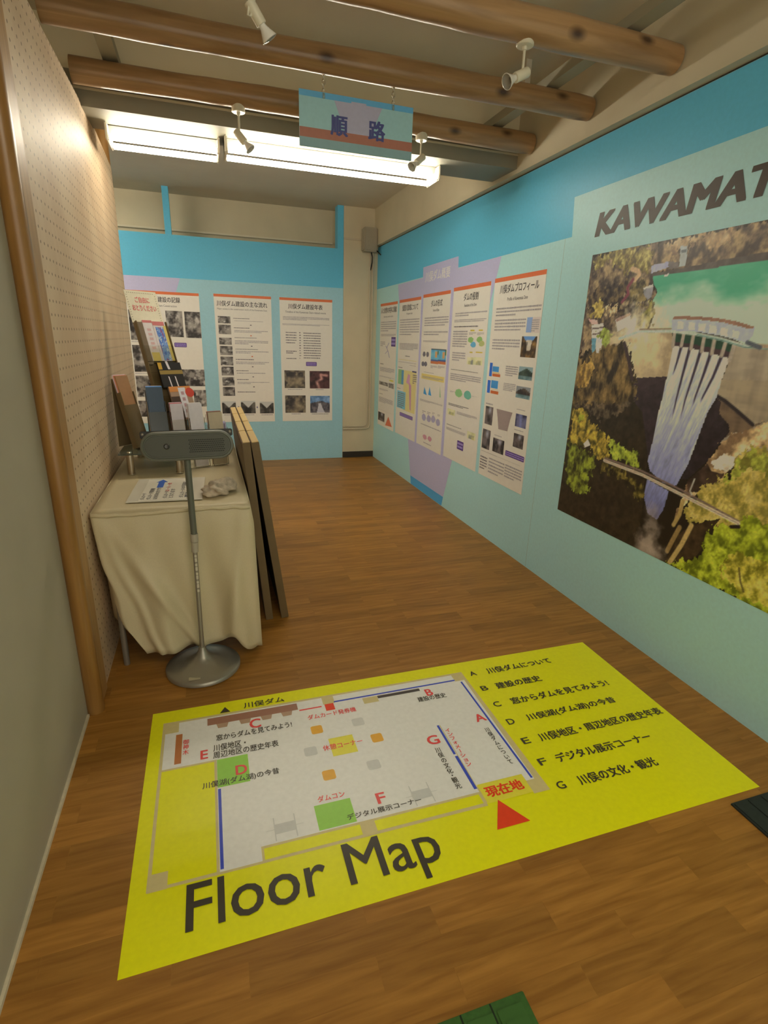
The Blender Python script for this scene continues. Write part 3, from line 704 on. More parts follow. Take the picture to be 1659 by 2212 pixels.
def log(y, r, lab, sd, zc=2.502):
    t = thing('log_beam', lab, 'log', (0, y, zc), group='round log beams under the ceiling')
    rg = random.Random(sd); n = 28; X = [-.485 + (1.868+.485)*k/n for k in range(n+1)]
    pts = [(x, .004*math.sin(3*x+sd), .003*math.sin(2.3*x+2*sd)) for x in X]
    rr = [r*(1+.035*math.sin(5*x+sd*1.7)+.02*rg.uniform(-1, 1)) for x in X]
    rr[-1] *= .93; rr[0] *= 1
    o = B().tube(pts, rr, 28, True).out('trunk', logm, t, smooth=True, angle=60)
    B().lathe([(rr[-1]*.97, 0), (rr[-1]*.9, .003), (0, .004)], 28, Matrix.Translation(pts[-1]) @ Matrix.Rotation(R(90), 4, 'Y')).out('end_face', endm, t, smooth=True)
    return t
log(2.11, .056, 'round pine log beam nearest the camera, carrying two ceiling spotlights', 1)
log(2.63, .052, 'middle round pine log beam, the hanging sign chained to it', 2)
log(3.14, .052, 'farthest round pine log beam, just before the fluorescent tubes', 3)
t = thing('corner_post', 'tall varnished round wooden post ending the grey plaster wall', 'post', (-.497, 1.962, 0))
B().tube([(0, 0, 0), (0, 0, .01), (.001, 0, 1.2), (0, 0, 2.5)], [.030, .0315, .031, .031], 32).out('pole', postm, t, smooth=True, angle=60)
B().box(-.012, .020, .024, .14, .0, 2.43, .004).out('batten', mat('batten_wood', (.42, .235, .085), .45, noise=.12, scale=6, stretch=(12, 12, 1)), t)
t = thing('corner_post', 'dark round wooden post behind the far end of the pegboard', 'post', (-.532, 4.215, 0))
B().tube([(0, 0, 0), (0, 0, 2.758)], .04, 24).out('pole', postm, t, smooth=True, angle=60)

# ================================================================== FLUORESCENT LAMPS
tubem = emit('tube_glow', TUBECOL, TUBE)
enam = mat('lamp_enamel', (.15, .14, .115), .5)
hall_fillm = emit('hall_fill_glow', TUBECOL, 24.0); back_fillm = emit('back_fill_glow', TUBECOL, 8.5)  # glow of the two added fill lamps out of view
capm = mat('lamp_socket', (.70, .66, .56), .5)
def lamp(x0, x1, y, z, lab, tubem=tubem):
    t = thing('fluorescent_lamp', lab, 'lamp', ((x0+x1)/2, y, z), group='twin tube fluorescent lamps'); h = (x1-x0)/2
    B().prism([(-.045, .062), (-.028, .030), (.028, .030), (.045, .062)], 0, -h, h).out('housing', enam, t)
    for s in (-1, 1):
        q = B().tube([(-h+.015, s*.075, .002), (h-.015, s*.075, .002)], .0145, 16).out('tube', tubem, t, smooth=True, angle=60)
        for a in (-h+.004, h-.016): B().tube([(a, s*.075, .002), (a+.012, s*.075, .002)], .0155, 16).out('tube_cap', capm, q, smooth=True, angle=60)
    for s in (-1, 1): B().box(s*h-(.012 if s > 0 else 0), s*h+(0 if s > 0 else .012), -.1, .1, -.016, .062, .004).out('socket', capm, t)
    return t
lamp(.172, 1.425, 3.505, 2.348, 'long twin tube fluorescent lamp under the beam, right one of the pair')
lamp(-.412, .148, 3.545, 2.345, 'short twin tube fluorescent lamp under the beam, at the pegboard end')
lamp(-.15, 1.10, -.30, 2.698, 'added unseen twin tube fill lamp on the ceiling behind the viewer', back_fillm)  # added out of view to brighten the near part of the room
lamp(-2.5, -1.25, 4.9, 2.698, 'added unseen twin tube fill lamp on the ceiling beyond the pegboard partition', hall_fillm)  # unseen lamp added to lift the back wall and far posters

# ================================================================== SPOTLIGHTS
spotw = mat('spot_cream', (.74, .69, .54), .4)
glassm = mat('lamp_glass', (.95, .93, .88), .04, trans=1.0)
reflm = mat('lamp_reflector', (.86, .84, .78), .22, coat=.6)
def spot(x, y, zt, zj, tilt, az, lab, cable=False):
    t = thing('ceiling_spotlight', lab, 'spotlight', (x, y, zt), group='small spotlights under the logs'); d = zt-zj
    B().lathe([(0, .012), (.031, .012), (.032, -.018), (.029, -.021), (0, -.021)], 28).out('mount', spotw, t, smooth=True, angle=35)
    B().tube([(0, 0, -.018), (0, 0, -d)], .0048, 12).lathe([(.009, -.02), (.0075, -.032), (0, -.034)], 16).out('stem', spotw, t, smooth=True, angle=40)
    mx = Matrix.Translation((0, 0, -d)) @ Matrix.Rotation(R(az), 4, 'Z') @ Matrix.Rotation(R(tilt), 4, 'Y')
    hd = B().lathe([(0, .026), (.0165, .026), (.0175, .023), (.0175, -.034), (.0165, -.037), (0, -.037)], 24, mx).out('lamp_holder', spotw, t, smooth=True, angle=35)
    bl = B().lathe([(.010, -.037), (.012, -.046), (.018, -.060), (.025, -.074), (.0265, -.078), (.0245, -.079), (.016, -.062), (.009, -.045)], 24, mx).out('bulb', reflm, t, smooth=True, angle=50)
    B().lathe([(.0245, -.0775), (.012, -.081), (0, -.082)], 24, mx).out('lens', glassm, bl, smooth=True)
    if cable:
        B().tube([(0, 0, -.03), (-.008, -.004, -d*.62), (-.018, -.01, -d*.95), (-.022, -.012, -d-.02), (-.012, -.008, -d-.018), (-.004, 0, -d+.012)], .0038, 8).out('cable', spotw, t, smooth=True)
    return t
spot(.231, 3.14, 2.452, 2.335, -42, -20, 'small cream spotlight left of the hanging sign, in front of the tubes')
spot(1.190, 3.14, 2.452, 2.345, 52, 20, 'small cream spotlight right of the hanging sign, at the end of the tubes')
spot(1.188, 2.11, 2.458, 2.352, 62, 10, 'cream spotlight with round mount under the nearest log, aimed left')
spot(.218, 2.11, 2.458, 2.372, -38, 10, 'cream spotlight under the nearest log with a looped cable, cut by the frame top', True)

# ================================================================== HANGING SIGN
sg = thing('hanging_sign', 'blue and aqua route sign hanging on two chains from a log', 'sign', (.442, 2.628, 2.179), group=None)
SW = .509; SH = .204
wh2 = (205, 205, 190)
ik = lambda n, c: ink('sign_'+n, c, (218, 212, 196))
B().box(0, SW, 0, .006, 0, SH, .001).out('panel', ik('aqua', (146, 184, 178)), sg)
fr_ = bpy.data.objects.new('printed_face', None); COL.objects.link(fr_); fr_.parent = sg; fr_.matrix_local = Matrix(((1, 0, 0, 0), (0, 0, -1, -.0004), (0, 1, 0, 0), (0, 0, 0, 1)))
flat('blue_band', rc(0, .182, SW, SH), ik('blue', (92, 160, 190)), fr_, 0)
flat('lilac_field', [(.15, .182), (.225, .182), (.225, .188), (.292, .188), (.292, .182), (.365, .182), (.312, .071), (.20, .071)], ik('lilac', (164, 160, 172)), fr_, .0004)
flat('red_band', rc(0, .035, SW, .071), ik('red', (160, 104, 82)), fr_, .0004)
flat('lower_field', rc(0, 0, SW, .035), ik('low', (128, 158, 154)), fr_, .0004)
nv = ik('navy', (66, 70, 116))
lettering('lettering', '順', (.134, .053, .211, .131), nv, fr_, .0009, .03)
lettering('lettering', '路', (.303, .055, .381, .133), nv, fr_, .0009, .03)
chm = mat('chain_steel', (.62, .58, .48), .25, metal=1)
for x in (.105, .415):
    b = B(); z = SH-.012; k = 0
    while z < .288:
        pts = []
        for a in range(13):
            th = 2*math.pi*a/12; q = (.0065*math.cos(th), .011*math.sin(th))
            pts.append((x+(q[0] if k % 2 else 0), .003+(0 if k % 2 else q[0]), z+q[1]))
        b.tube(pts, .0017, 6, False); z += .0165; k += 1
    b.tube([(x, .003, z-.012), (x, .003, .31)], .0018, 6)
    b.out('chain', chm, sg, smooth=True)
    B().box(x-.006, x+.006, -.0015, .0075, SH-.022, SH-.002).out('clip', mat('clip_blue', (.16, .33, .42), .4), sg)

# ================================================================== POSTERS
paper = mat('poster_paper', (.90, .885, .85), .42, noise=.015, scale=30)
PW = (228, 216, 186)
redm = ink('poster_red', (226, 114, 60)); tdark = ink('poster_black', (70, 62, 58)); tgrey = ink('poster_text', (178, 166, 150)); tgrey2 = ink('poster_text_dark', (132, 122, 112)); purp = ink('poster_purple', (92, 56, 124)); purt = ink('poster_purple_text', (176, 150, 190))
pmat = colour_mat('photo_print', .4)
def photo_img(kind, w_, h, seed):
    nx = max(8, int(w_/.006)); ny = max(8, int(h/.006))
    x, y = np.meshgrid(np.linspace(0, 1, nx), np.linspace(0, 1, ny)); s = seed*13+5
    a = fbm(x*3.2*w_/.15, y*3.2*h/.15, s, 4); c = np.zeros((ny, nx, 3))
    def mixc(t, A, Bc): return np.array(A)[None, None]*(1-t[..., None]) + np.array(Bc)[None, None]*t[..., None]
    ct = np.clip((a-.34)*3.2, 0, 1)
    if kind == 'g': c = mixc(ct, (52, 46, 40), (156, 144, 122)); hi = np.clip((fbm(x*4, y*4, s+50)-.56)*5, 0, 1); c = c*(1-hi[..., None]) + np.array((206, 194, 168))*hi[..., None]
    elif kind == 'd': c = mixc(ct, (36, 30, 28), (120, 104, 92)); hi = np.clip(1-np.hypot((x-.6)*2.4, (y-.2)*2)*1.6, 0, 1); c = c*(1-hi[..., None]) + np.array((196, 190, 184))*hi[..., None]
    elif kind == 'd2': c = mixc(ct, (44, 42, 66), (120, 116, 140)); hi = np.clip(1-abs(x-.5)*5, 0, 1)*.6; c = c*(1-hi[..., None]) + np.array((150, 156, 196))*hi[..., None]
    elif kind == 'v':
        c = mixc(ct, (46, 40, 34), (112, 102, 84)); m = y < .12+.75*np.clip(1-abs(x-.5)*2.6+.12*(a-.5), 0, 1)*.55; c[m] = (206, 198, 172)
        m2 = (y > .55) & (abs(x-.5) < .2); c[m2] = c[m2]*.6
    elif kind == 'c1': c = mixc(ct, (52, 46, 42), (142, 124, 92)); hi = np.clip(1-np.hypot((x-.62)*3, (y-.6)*2.4), 0, 1); c = c*(1-hi[..., None]*.8) + np.array((196, 170, 120))*hi[..., None]*.8
    elif kind == 'c2': c = mixc(ct, (54, 28, 30), (92, 52, 48)); d, _ = seg(x, y, [(.45, .95), (.35, .6), (.6, .45), (.55, .2), (.85, .25)]); hi = np.clip(1-d/.11, 0, 1)*np.clip(a*1.6, 0, 1); c = c*(1-hi[..., None]) + np.array((228, 168, 140))*hi[..., None]
    elif kind == 'c3':
        c = mixc(ct, (60, 56, 60), (128, 116, 108)); m = y < .30+.3*abs(x-.5)+.1*(a-.5); c[m] = mixc(ct, (84, 120, 150), (150, 180, 196))[m]
        m = (abs(x-.5-.1*(y-.6)) < .06+.3*np.clip(y-.5, 0, 1)) & (y > .45); c[m] = (206, 196, 182)
    elif kind == 'canyon':
        c = mixc(ct, (74, 54, 32), (196, 142, 66)); c[(y < .22) & (abs(x-.5) < .42-.9*y)] = (110, 158, 214)
        m = (abs(x-.5) < .22-.14*y) & (y > .18) & (y < .7); c[m] = mixc(ct, (206, 188, 150), (238, 224, 196))[m]; m = (x < .45-.1*y) & (y > .3); c[m] = c[m]*.62
    elif kind in ('hill', 'hill2'):
        sk = (150, 172, 160) if kind == 'hill' else (150, 150, 140); lo = ((44, 60, 48), (92, 108, 84)) if kind == 'hill' else ((48, 40, 34), (96, 80, 62))
        c = mixc(ct, *lo); m = y < .08+.75*abs(x-.55)+.1*(a-.5); c[m] = sk; c[y > .68] = mixc(ct, (90, 120, 112), (150, 170, 160))[y > .68]
    elif kind == 'y': c = mixc(ct, (214, 206, 140), (240, 232, 170)); m = (y > .45+.3*(a-.5)) & (x > .2) & (x < .85); c[m] = mixc(ct, (150, 150, 130), (206, 196, 120))[m]
    elif kind == 'bo':
        c = mixc(ct, (84, 168, 206), (120, 192, 220)); c[y < .1] = (70, 90, 96); c[(y > .8)] = (206, 112, 54); c[(y > .72) & (y <= .8)] = (60, 90, 140); c[(abs(x-.7) < .14) & (y > .18) & (y < .6)] = (222, 160, 90); c[(x > .85) & (y < .4) & (y > .1)] = (80, 120, 60)
    return prn(c, PW)
pseed = [0]
def text_lines(t, x0, y0, x1, y1, n, dark, z):
    rg = random.Random(pseed[0]*7+n); pseed[0] += 1; b = B()
    pitch = (y1-y0)/n if n > 1 else (y1-y0); h = min(pitch*.62, .011) if n > 1 else max(.005, min(.010, abs(y1-y0)))
    for k in range(n):
        yc = y0+(k+.5)*pitch if n > 1 else (y0+y1)/2
        xe = x1 if k < n-1 or n == 1 else x0+(x1-x0)*rg.uniform(.35, .95); x = x0
        while x < xe-.003:
            wd = rg.uniform(.8, 2.6)*h; e = min(x+wd, xe); hh = h*rg.uniform(.72, 1)
            b.poly([(x, -yc-hh/2, z), (e, -yc-hh/2, z), (e, -yc+hh/2, z), (x, -yc+hh/2, z)]); x = e+h*rg.uniform(.12, .35)
    b.out('body_text', tgrey2 if dark else tgrey, t, angle='flat')
PLAB = {'flow': 'white poster on the back wall with a column of eight small grey photos', 'time': 'white poster at the right of the back wall with four photos below a date table',
 'rec': 'left poster on the back wall with large grey photos, half behind the leaflet rack', 'P1': 'white poster nearest on the right wall, beside the dam photograph, with a canyon photo',
 'P2': 'white poster second from the dam photograph on the right wall, with green tree diagrams', 'P3': 'white poster in the middle of the right wall five, with blue and orange diagrams',
 'P4': 'white poster fourth from the dam photograph on the right wall, with a yellow basin map', 'P5': 'white poster farthest along the right wall, next to the corner pillar'}
for key, (wall, (l, tp, bt, wd), els) in POSTERS.items():
    t = thing('poster', PLAB[key], 'poster', group='information posters on the walls')
    if wall == 'b': t.matrix_world = Matrix(((1, 0, 0, l), (0, 0, -1, YB-.0016), (0, 1, 0, tp), (0, 0, 0, 1)))
    else: t.matrix_world = Matrix(((0, 0, -1, XR-.0016), (-1, 0, 0, l), (0, 1, 0, tp), (0, 0, 0, 1)))
    H = tp-bt
    B().box(0, wd, -H, 0, -.0008, .0008).out('sheet', paper, t)
    flat('red_strip', rc(0, -.027, wd, 0), redm, t, .0012)
    for q in els:
        k = q[0]
        if k == 'T':
            _, x0, y0, x1, y1, s, sub = q; h = .021 if sub else .056
            if key in ('P4', 'P5') and not sub: h = .06
            yc = (y0+y1)/2; lettering('subtitle' if sub else 'title', s, (x0, -yc-h/2, x1, -yc+h/2), tgrey2 if sub else tdark, t, .0014, .014 if not sub else .008)
        elif k == 'p':
            _, x0, y0, x1, y1, kd = q; pseed[0] += 1
            picture('photograph', x0, -y1, x1, -y0, photo_img(kd, x1-x0, y1-y0, pseed[0]), t, .0012, pmat)
        elif k == 't': text_lines(t, q[1], min(q[2], q[4]), q[3], max(q[2], q[4]), q[5], q[6], .0017)
        elif k == 'r': flat('diagram', rc(q[1], -q[4], q[3], -q[2]), ink('pr_%d_%d_%d' % q[5], q[5]), t, .0012)
        elif k == 'c':
            cx, cy, rx, ry = (q[1]+q[3])/2, -(q[2]+q[4])/2, abs(q[3]-q[1])/2, abs(q[4]-q[2])/2
            rg = random.Random(int(cx*1e4)); flat('diagram', [(cx+rx*math.cos(2*math.pi*a/18)*rg.uniform(.86, 1.08), cy+ry*math.sin(2*math.pi*a/18)*rg.uniform(.86, 1.08)) for a in range(18)], ink('pr_%d_%d_%d' % q[5], q[5]), t, .0013)
        elif k == 'g': flat('diagram', [(a, -b) for a, b in q[2]], ink('pr_%d_%d_%d' % q[1], q[1]), t, .0014)
        elif k == 'b':
            y0, y1 = min(q[2], q[4]), max(q[2], q[4])
            flat('caption_box', roundrc(q[1], -y1, q[3], -y0, .006), purp, t, .0013)
            b = B(); rg = random.Random(5); n = 2 if q[3]-q[1] > y1-y0 else 4; ph = (y1-y0)/(n+.6)
            for a in range(n):
                x = q[1]+.008; yc = -y0-ph*(a+.8)
                while x < q[3]-.012:
                    e = x+rg.uniform(.006, .016); b.poly([(x, yc-ph*.3, .0018), (min(e, q[3]-.006), yc-ph*.3, .0018), (min(e, q[3]-.006), yc+ph*.3, .0018), (x, yc+ph*.3, .0018)]); x = e+.003
            b.out('caption_text', purt, t, angle='flat')

# ================================================================== DAM PHOTOGRAPH (printed mural)
def paint_mural():
    U0, U1, V0, V1, st = 0.0, 1.60, .4803, 1.8441, .004
    nx = int((U1-U0)/st)+1; ny = int((V1-V0)/st)+1
    u, v = np.meshgrid(np.linspace(U0, U1, nx), np.linspace(V1, V0, ny)); img = np.zeros((ny, nx, 3)); img[:] = (40, 32, 22)
    fine = fbm(u*120, v*120, 900, 2)
    wob = (fbm(u*55, v*40, 31, 4)-.5)*.075; wob2 = (fbm(u*55+9, v*40+3, 61, 4)-.5)*.075
    for i, (kind, cols, pts, k) in enumerate(MURAL):
        c = [np.array(q, float) for q in cols]; sd = 100+i*7
        if kind in ('forest', 'rock'):
            q = .45 if kind == 'rock' else 1
            m = inside(u+wob*q, v+wob2*q, pts)
            if not m.any(): continue
            sc = k.get('sc', 40)*1.15; sv = 1/k.get('st', 1.25)
            if kind == 'rock': sc, sv = 26, 1
            a = fbm(u[m]*sc, v[m]*sc*sv, sd, 4); b = fbm(u[m]*sc*.35+3, v[m]*sc*.35, sd+40, 2)
            t = np.clip((a*.7+b*.3-.36)*3.4, 0, 1)[:, None]; lo = np.clip(1-2*t, 0, 1); hi = np.clip(2*t-1, 0, 1)
            img[m] = (c[2]*lo + c[1]*hi + c[0]*(1-lo-hi))*(.86+.28*fine[m][:, None])
        elif kind == 'flat':
            m = inside(u, v, pts)
            if m.any(): n = k.get('n', .1); img[m] = c[0]*(1+n*2*(fbm(u[m]*40, v[m]*40, sd, 3)-.5))[:, None]
        elif kind == 'concrete':
            m = inside(u, v, pts)
            if not m.any(): continue
            a = fbm(u[m]*34, v[m]*5, sd, 3); b = fbm(u[m]*14, v[m]*60, sd+9, 2); t = np.clip((a*.65+b*.35-.33)*3, 0, 1)[:, None]
            img[m] = c[2]*(1-t)+c[1]*t; img[m] = .5*img[m]+.5*c[0]
        elif kind == 'falls':
            m = inside(u, v, pts)
            if not m.any(): continue
            lean = (v[m]-1.4)*.28
            a = fbm((u[m]-lean)*70, v[m]*6, sd, 3); b = fbm((u[m]-lean)*160, v[m]*40, sd+5, 2); h = np.clip((v[m]-min(p[1] for p in pts))/(max(p[1] for p in pts)-min(p[1] for p in pts)), 0, 1)
            lo = np.clip(1-2*h, 0, 1)[:, None]; hi = np.clip(2*h-1, 0, 1)[:, None]; t = (.72+.56*(a*.6+b*.4))[:, None]
            img[m] = (c[2]*lo+c[0]*hi+c[1]*(1-lo-hi))*t
        elif kind == 'water':
            m = inside(u, v, pts); n = fbm(u[m]*7, v[m]*14, sd, 4)
            d = v[m]-(1.63-.02*np.sin(u[m]*9)) + .0*u[m] + (n-.5)*.16
            d = d + np.clip(.75-u[m], 0, .3)*.05 - np.clip(u[m]-.8, 0, 1)*.10
            t = np.clip(d/.09+.5, 0, 1)[:, None]; s = np.clip((fbm(u[m]*20, v[m]*50, sd+3, 3)-.5)*2, 0, 1)[:, None]
            img[m] = c[1]*(1-t)+c[0]*t; img[m] = img[m]*(1-s*t*.5)+c[2]*s*t*.5
        elif kind == 'line':
            d, s = seg(u, v, pts); e = np.clip((k['w']/2-d)/.004+.5, 0, 1)[..., None]; img = img*(1-e)+c[0]*(.9+.2*fine[..., None])*e
        elif kind == 'taper':
            d, s = seg(u, v, pts); e = (np.clip((k['w']/2*(1-.75*s)-d)/.005+.5, 0, 1)*np.clip((1-s)*4, 0, 1))[..., None]; img = img*(1-e)+c[0]*e
        elif kind == 'blob':
            x, y = pts[0]; r = k['r']*(1 if k.get('rag') else 1.5); d = np.hypot(u-x, v-y)/r + (fbm(u*30, v*30, sd, 4)-.5)*1.6
            e = (np.clip(1.15-d, 0, 1)*k['a'])[..., None]
            if k.get('rag'): e = np.clip((1-d-(fine-.5)*1.5)*4, 0, 1)[..., None]*k['a']
            img = img*(1-e)+c[0]*e
    return prn(img, (202, 192, 170)), U0, U1, V0, V1
img, U0, U1, V0, V1 = paint_mural()
t = thing('dam_photograph', 'huge printed photograph of an arch dam spilling water, on the right wall', 'photograph')
t.matrix_world = Matrix(((0, 0, -1, XR-.0010), (-1, 0, 0, 2.515), (0, 1, 0, 0), (0, 0, 0, 1)))
B().box(U0, U1, V0, V1, -.0008, .0006).out('backing_sheet', paper, t)
picture('photograph_print', U0, V0, U1, V1, img, t, .0010, colour_mat('mural_print', .38))

# ================================================================== FLOOR MAP
FX0, FX1, FY0, FY1 = -.286, 1.687, .9466, 1.8783
fm = thing('floor_map', 'large yellow floor map sticker lying on the wooden floor', 'floor sticker', (0, 0, .0004))
FWH = (209, 201, 187)
fk = lambda n, c, r=.33: ink('map_'+n, c, FWH, r, .32)
ye = fk('yellow', (232, 220, 8)); whm = fk('white', (224, 216, 204)); tan = fk('tan', (196, 176, 118)); bk = fk('black', (62, 54, 40)); rd = fk('red', (226, 72, 66)); rd2 = fk('signal_red', (228, 62, 26)); bl = fk('blue', (62, 76, 172)); gn = fk('green', (142, 190, 66)); brn = fk('brown', (150, 104, 82)); brn2 = fk('brown_upright', (176, 106, 58)); orr = fk('orange', (248, 156, 40)); gy = fk('grey', (192, 186, 174)); y2 = fk('mustard', (216, 200, 56))
B().box(FX0, FX1, FY0, FY1, -.0003, .0003).out('sheet', ye, fm)
Z = [.0006 + .0003*k for k in range(6)]
# room outline: tan walls, white floor, yellow rooms
flat('outline', [(-.244, 1.140), (-.244, 1.811), (.99, 1.811), (.99, 1.136), (.929, 1.136), (.929, 1.146), (.76, 1.146), (.76, 1.136)], tan, fm, Z[0])
flat('room_floor', [(-.234, 1.571), (-.234, 1.800), (.978, 1.800), (.964, 1.19), (.93, 1.19), (.93, 1.215), (.757, 1.215), (.757, 1.192), (.057, 1.192), (.057, 1.146), (-.058, 1.146), (-.058, 1.571)], whm, fm, Z[1])
for q in (rc(-.234, 1.149, -.066, 1.563), rc(.064, 1.148, .350, 1.184), rc(.394, 1.148, .750, 1.184)): flat('yellow_room', q, ye, fm, Z[1])
flat('here_box', rc(.762, 1.142, .932, 1.220), y2, fm, Z[2])
for q in (rc(-.240, 1.748, -.188, 1.808), rc(-.242, 1.138, -.192, 1.190), rc(.355, 1.756, .402, 1.805), rc(.515, 1.717, .577, 1.752), rc(.935, 1.754, .986, 1.808), rc(.349, 1.141, .395, 1.186), rc(.930, 1.136, .979, 1.184)): flat('pillar_mark', q, tan, fm, Z[2])
flat('exhibit_block', rc(-.087, 1.754, .253, 1.793), brn, fm, Z[2])
for x in (-.055, .028, .108, .186): flat('exhibit_tab', [(x, 1.754), (x+.044, 1.754), (x+.038, 1.730), (x+.006, 1.730)], fk('brown_tab', (170, 136, 108)), fm, Z[2])
flat('exhibit_block', rc(-.196, 1.586, -.174, 1.734), brn2, fm, Z[2])
flat('exhibit_block', rc(-.057, 1.444, .046, 1.569), gn, fm, Z[2]); flat('exhibit_block', rc(.228, 1.196, .344, 1.287), gn, fm, Z[2])
flat('exhibit_block', rc(.359, 1.716, .395, 1.756), rd2, fm, Z[3]); flat('counter_line', rc(.257, 1.744, .346, 1.751), rd, fm, Z[2])
for q in (rc(-.056, 1.153, -.047, 1.438), rc(.399, 1.7585, .935, 1.7665), rc(.954, 1.196, .962, 1.745), rc(.746, 1.366, .755, 1.520), rc(.746, 1.206, .757, 1.357)): flat('panel_line', q, bl, fm, Z[2])
flat('panel_line', rc(.578, 1.735, .763, 1.751), fk('soot', (74, 64, 58)), fm, Z[3])
flat('panel_line', rc(.757, 1.206, .760, 1.52), tan, fm, Z[2])
flat('rest_corner', rc(.333, 1.474, .423, 1.563), y2, fm, Z[2])
for x, y in ((.281, 1.601), (.486, 1.499), (.279, 1.376)): flat('seat_mark', roundrc(x, y, x+.043, y+.043, .008), orr, fm, Z[2])
for x, y in ((.440, 1.601), (.238, 1.499), (.436, 1.378)): flat('seat_mark', roundrc(x, y, x+.045, y+.042, .008), gy, fm, Z[2])
for x in (.101, .541):
    flat('gate_mark', rc(x, 1.220, x+.062, 1.254), gy, fm, Z[2])
    for xx in (x-.001, x+.061): flat('gate_mark', rc(xx, 1.197, xx+.003, 1.278), gy, fm, Z[3])
    flat('gate_mark', rc(x-.024, 1.236, x+.086, 1.2375), gy, fm, Z[3])
flat('arrow_mark', [(-.041, 1.8135), (-.002, 1.8135), (-.021, 1.846)], bk, fm, Z[2])
flat('arrow_mark', [(.743, 1.049), (.858, 1.049), (.800, 1.147)], rd2, fm, Z[2])
T = lambda s, x0, y0, x1, y1, m=bk, bold=.012, vert=False: lettering('lettering', s, (x0, y0, x1, y1), m, fm, Z[4], bold, 0, vert)
T('川俣ダム', .050, 1.817, .209, 1.852); T('C', .064, 1.693, .106, 1.745, rd, .02); T('窓からダムを見てみよう!', -.057, 1.662, .217, 1.694)
T('E', -.111, 1.584, -.086, 1.628, rd, .02); T('川俣地区・', -.068, 1.610, .044, 1.645); T('周辺地区の歴史年表', -.069, 1.576, .156, 1.609)
T('D', .002, 1.480, .040, 1.524, rd, .02); T('川俣湖(ダム湖)の今昔', -.104, 1.446, .143, 1.477)
T('ダムコン', .244, 1.296, .332, 1.320, rd); T('ダムカード発券機', .281, 1.682, .473, 1.710, rd); T('休憩コーナー', .305, 1.507, .451, 1.535, rd)
T('御神木', -.171, 1.623, -.150, 1.700, rd, .012, True)
T('B', .780, 1.694, .810, 1.737, rd, .02); T('建設の歴史', .732, 1.667, .857, 1.697); T('F', .425, 1.237, .455, 1.280, rd, .02); T('デジタル展示コーナー', .318, 1.206, .562, 1.228)
T('G', .680, 1.430, .726, 1.476, rd, .02); T('川俣の文化・観光', .690, 1.222, .711, 1.412, bk, .012, True); T('インフォメーション', .766, 1.301, .787, 1.494, rd, .012, True)
T('A', .906, 1.494, .950, 1.537, rd, .02); T('川俣ダムについて', .914, 1.270, .934, 1.457, bk, .012, True); T('現在地', .775, 1.160, .912, 1.205, rd2, .03)
for k, (a, s, x0, x1) in enumerate((('A', '川俣ダムについて', 1.103, 1.434), ('B', '建設の歴史', 1.090, 1.311), ('C', '窓からダムを見てみよう!', 1.100, 1.579), ('D', '川俣湖(ダム湖)の今昔', 1.107, 1.528), ('E', '川俣地区・周辺地区の歴史年表', 1.091, 1.663), ('F', 'デジタル展示コーナー', 1.090, 1.506), ('G', '川俣の文化・観光', 1.103, 1.430))):
    y = 1.770-.1075*k; T(a, 1.019, y, 1.050, y+.031); T(s, x0, y-.006, x1, y+.036, bk, .022)
T('Floor Map', -.143, .966, .552, 1.133, bk, .006)

# ================================================================== FLOOR MATS
t = thing('floor_mat', 'dark grooved rubber mat at the right edge of the wooden floor', 'mat', (0, 0, 0))
b = B(); b.box(1.523, 1.95, .40, .918, 0, .006)
for k in range(7): b.box(1.53+.058*k, 1.53+.058*k+.05, .405, .912, .006, .0085)
b.out('mat_body', mat('dark_mat', (.018, .024, .022), .6, noise=.2, scale=60), t)
t = thing('floor_mat', 'green rubber mat tile on the floor at the bottom of the picture', 'mat', (0, 0, 0))
gm = mat('green_mat', (.035, .12, .014), .6, noise=.15, scale=80)
B().box(.30, .588, .36, .659, 0, .007, .002).out('mat_body', gm, t)
for k in range(4):
    x = .576-.072*(k+1); b = B()
    b.box(x+.006, x+.068, .57, .64, .007, .010, .001).box(x+.014, x+.058, .595, .615, .010, .0125, .001)
    b.out('tread', mat('green_tread', (.04, .13, .018), .55), t)
B().box(.5005, .5045, .36, .657, .0068, .0076).box(.4285, .4325, .36, .657, .0068, .0076).out('groove', mat('green_dark', (.008, .022, .004), .8), t)
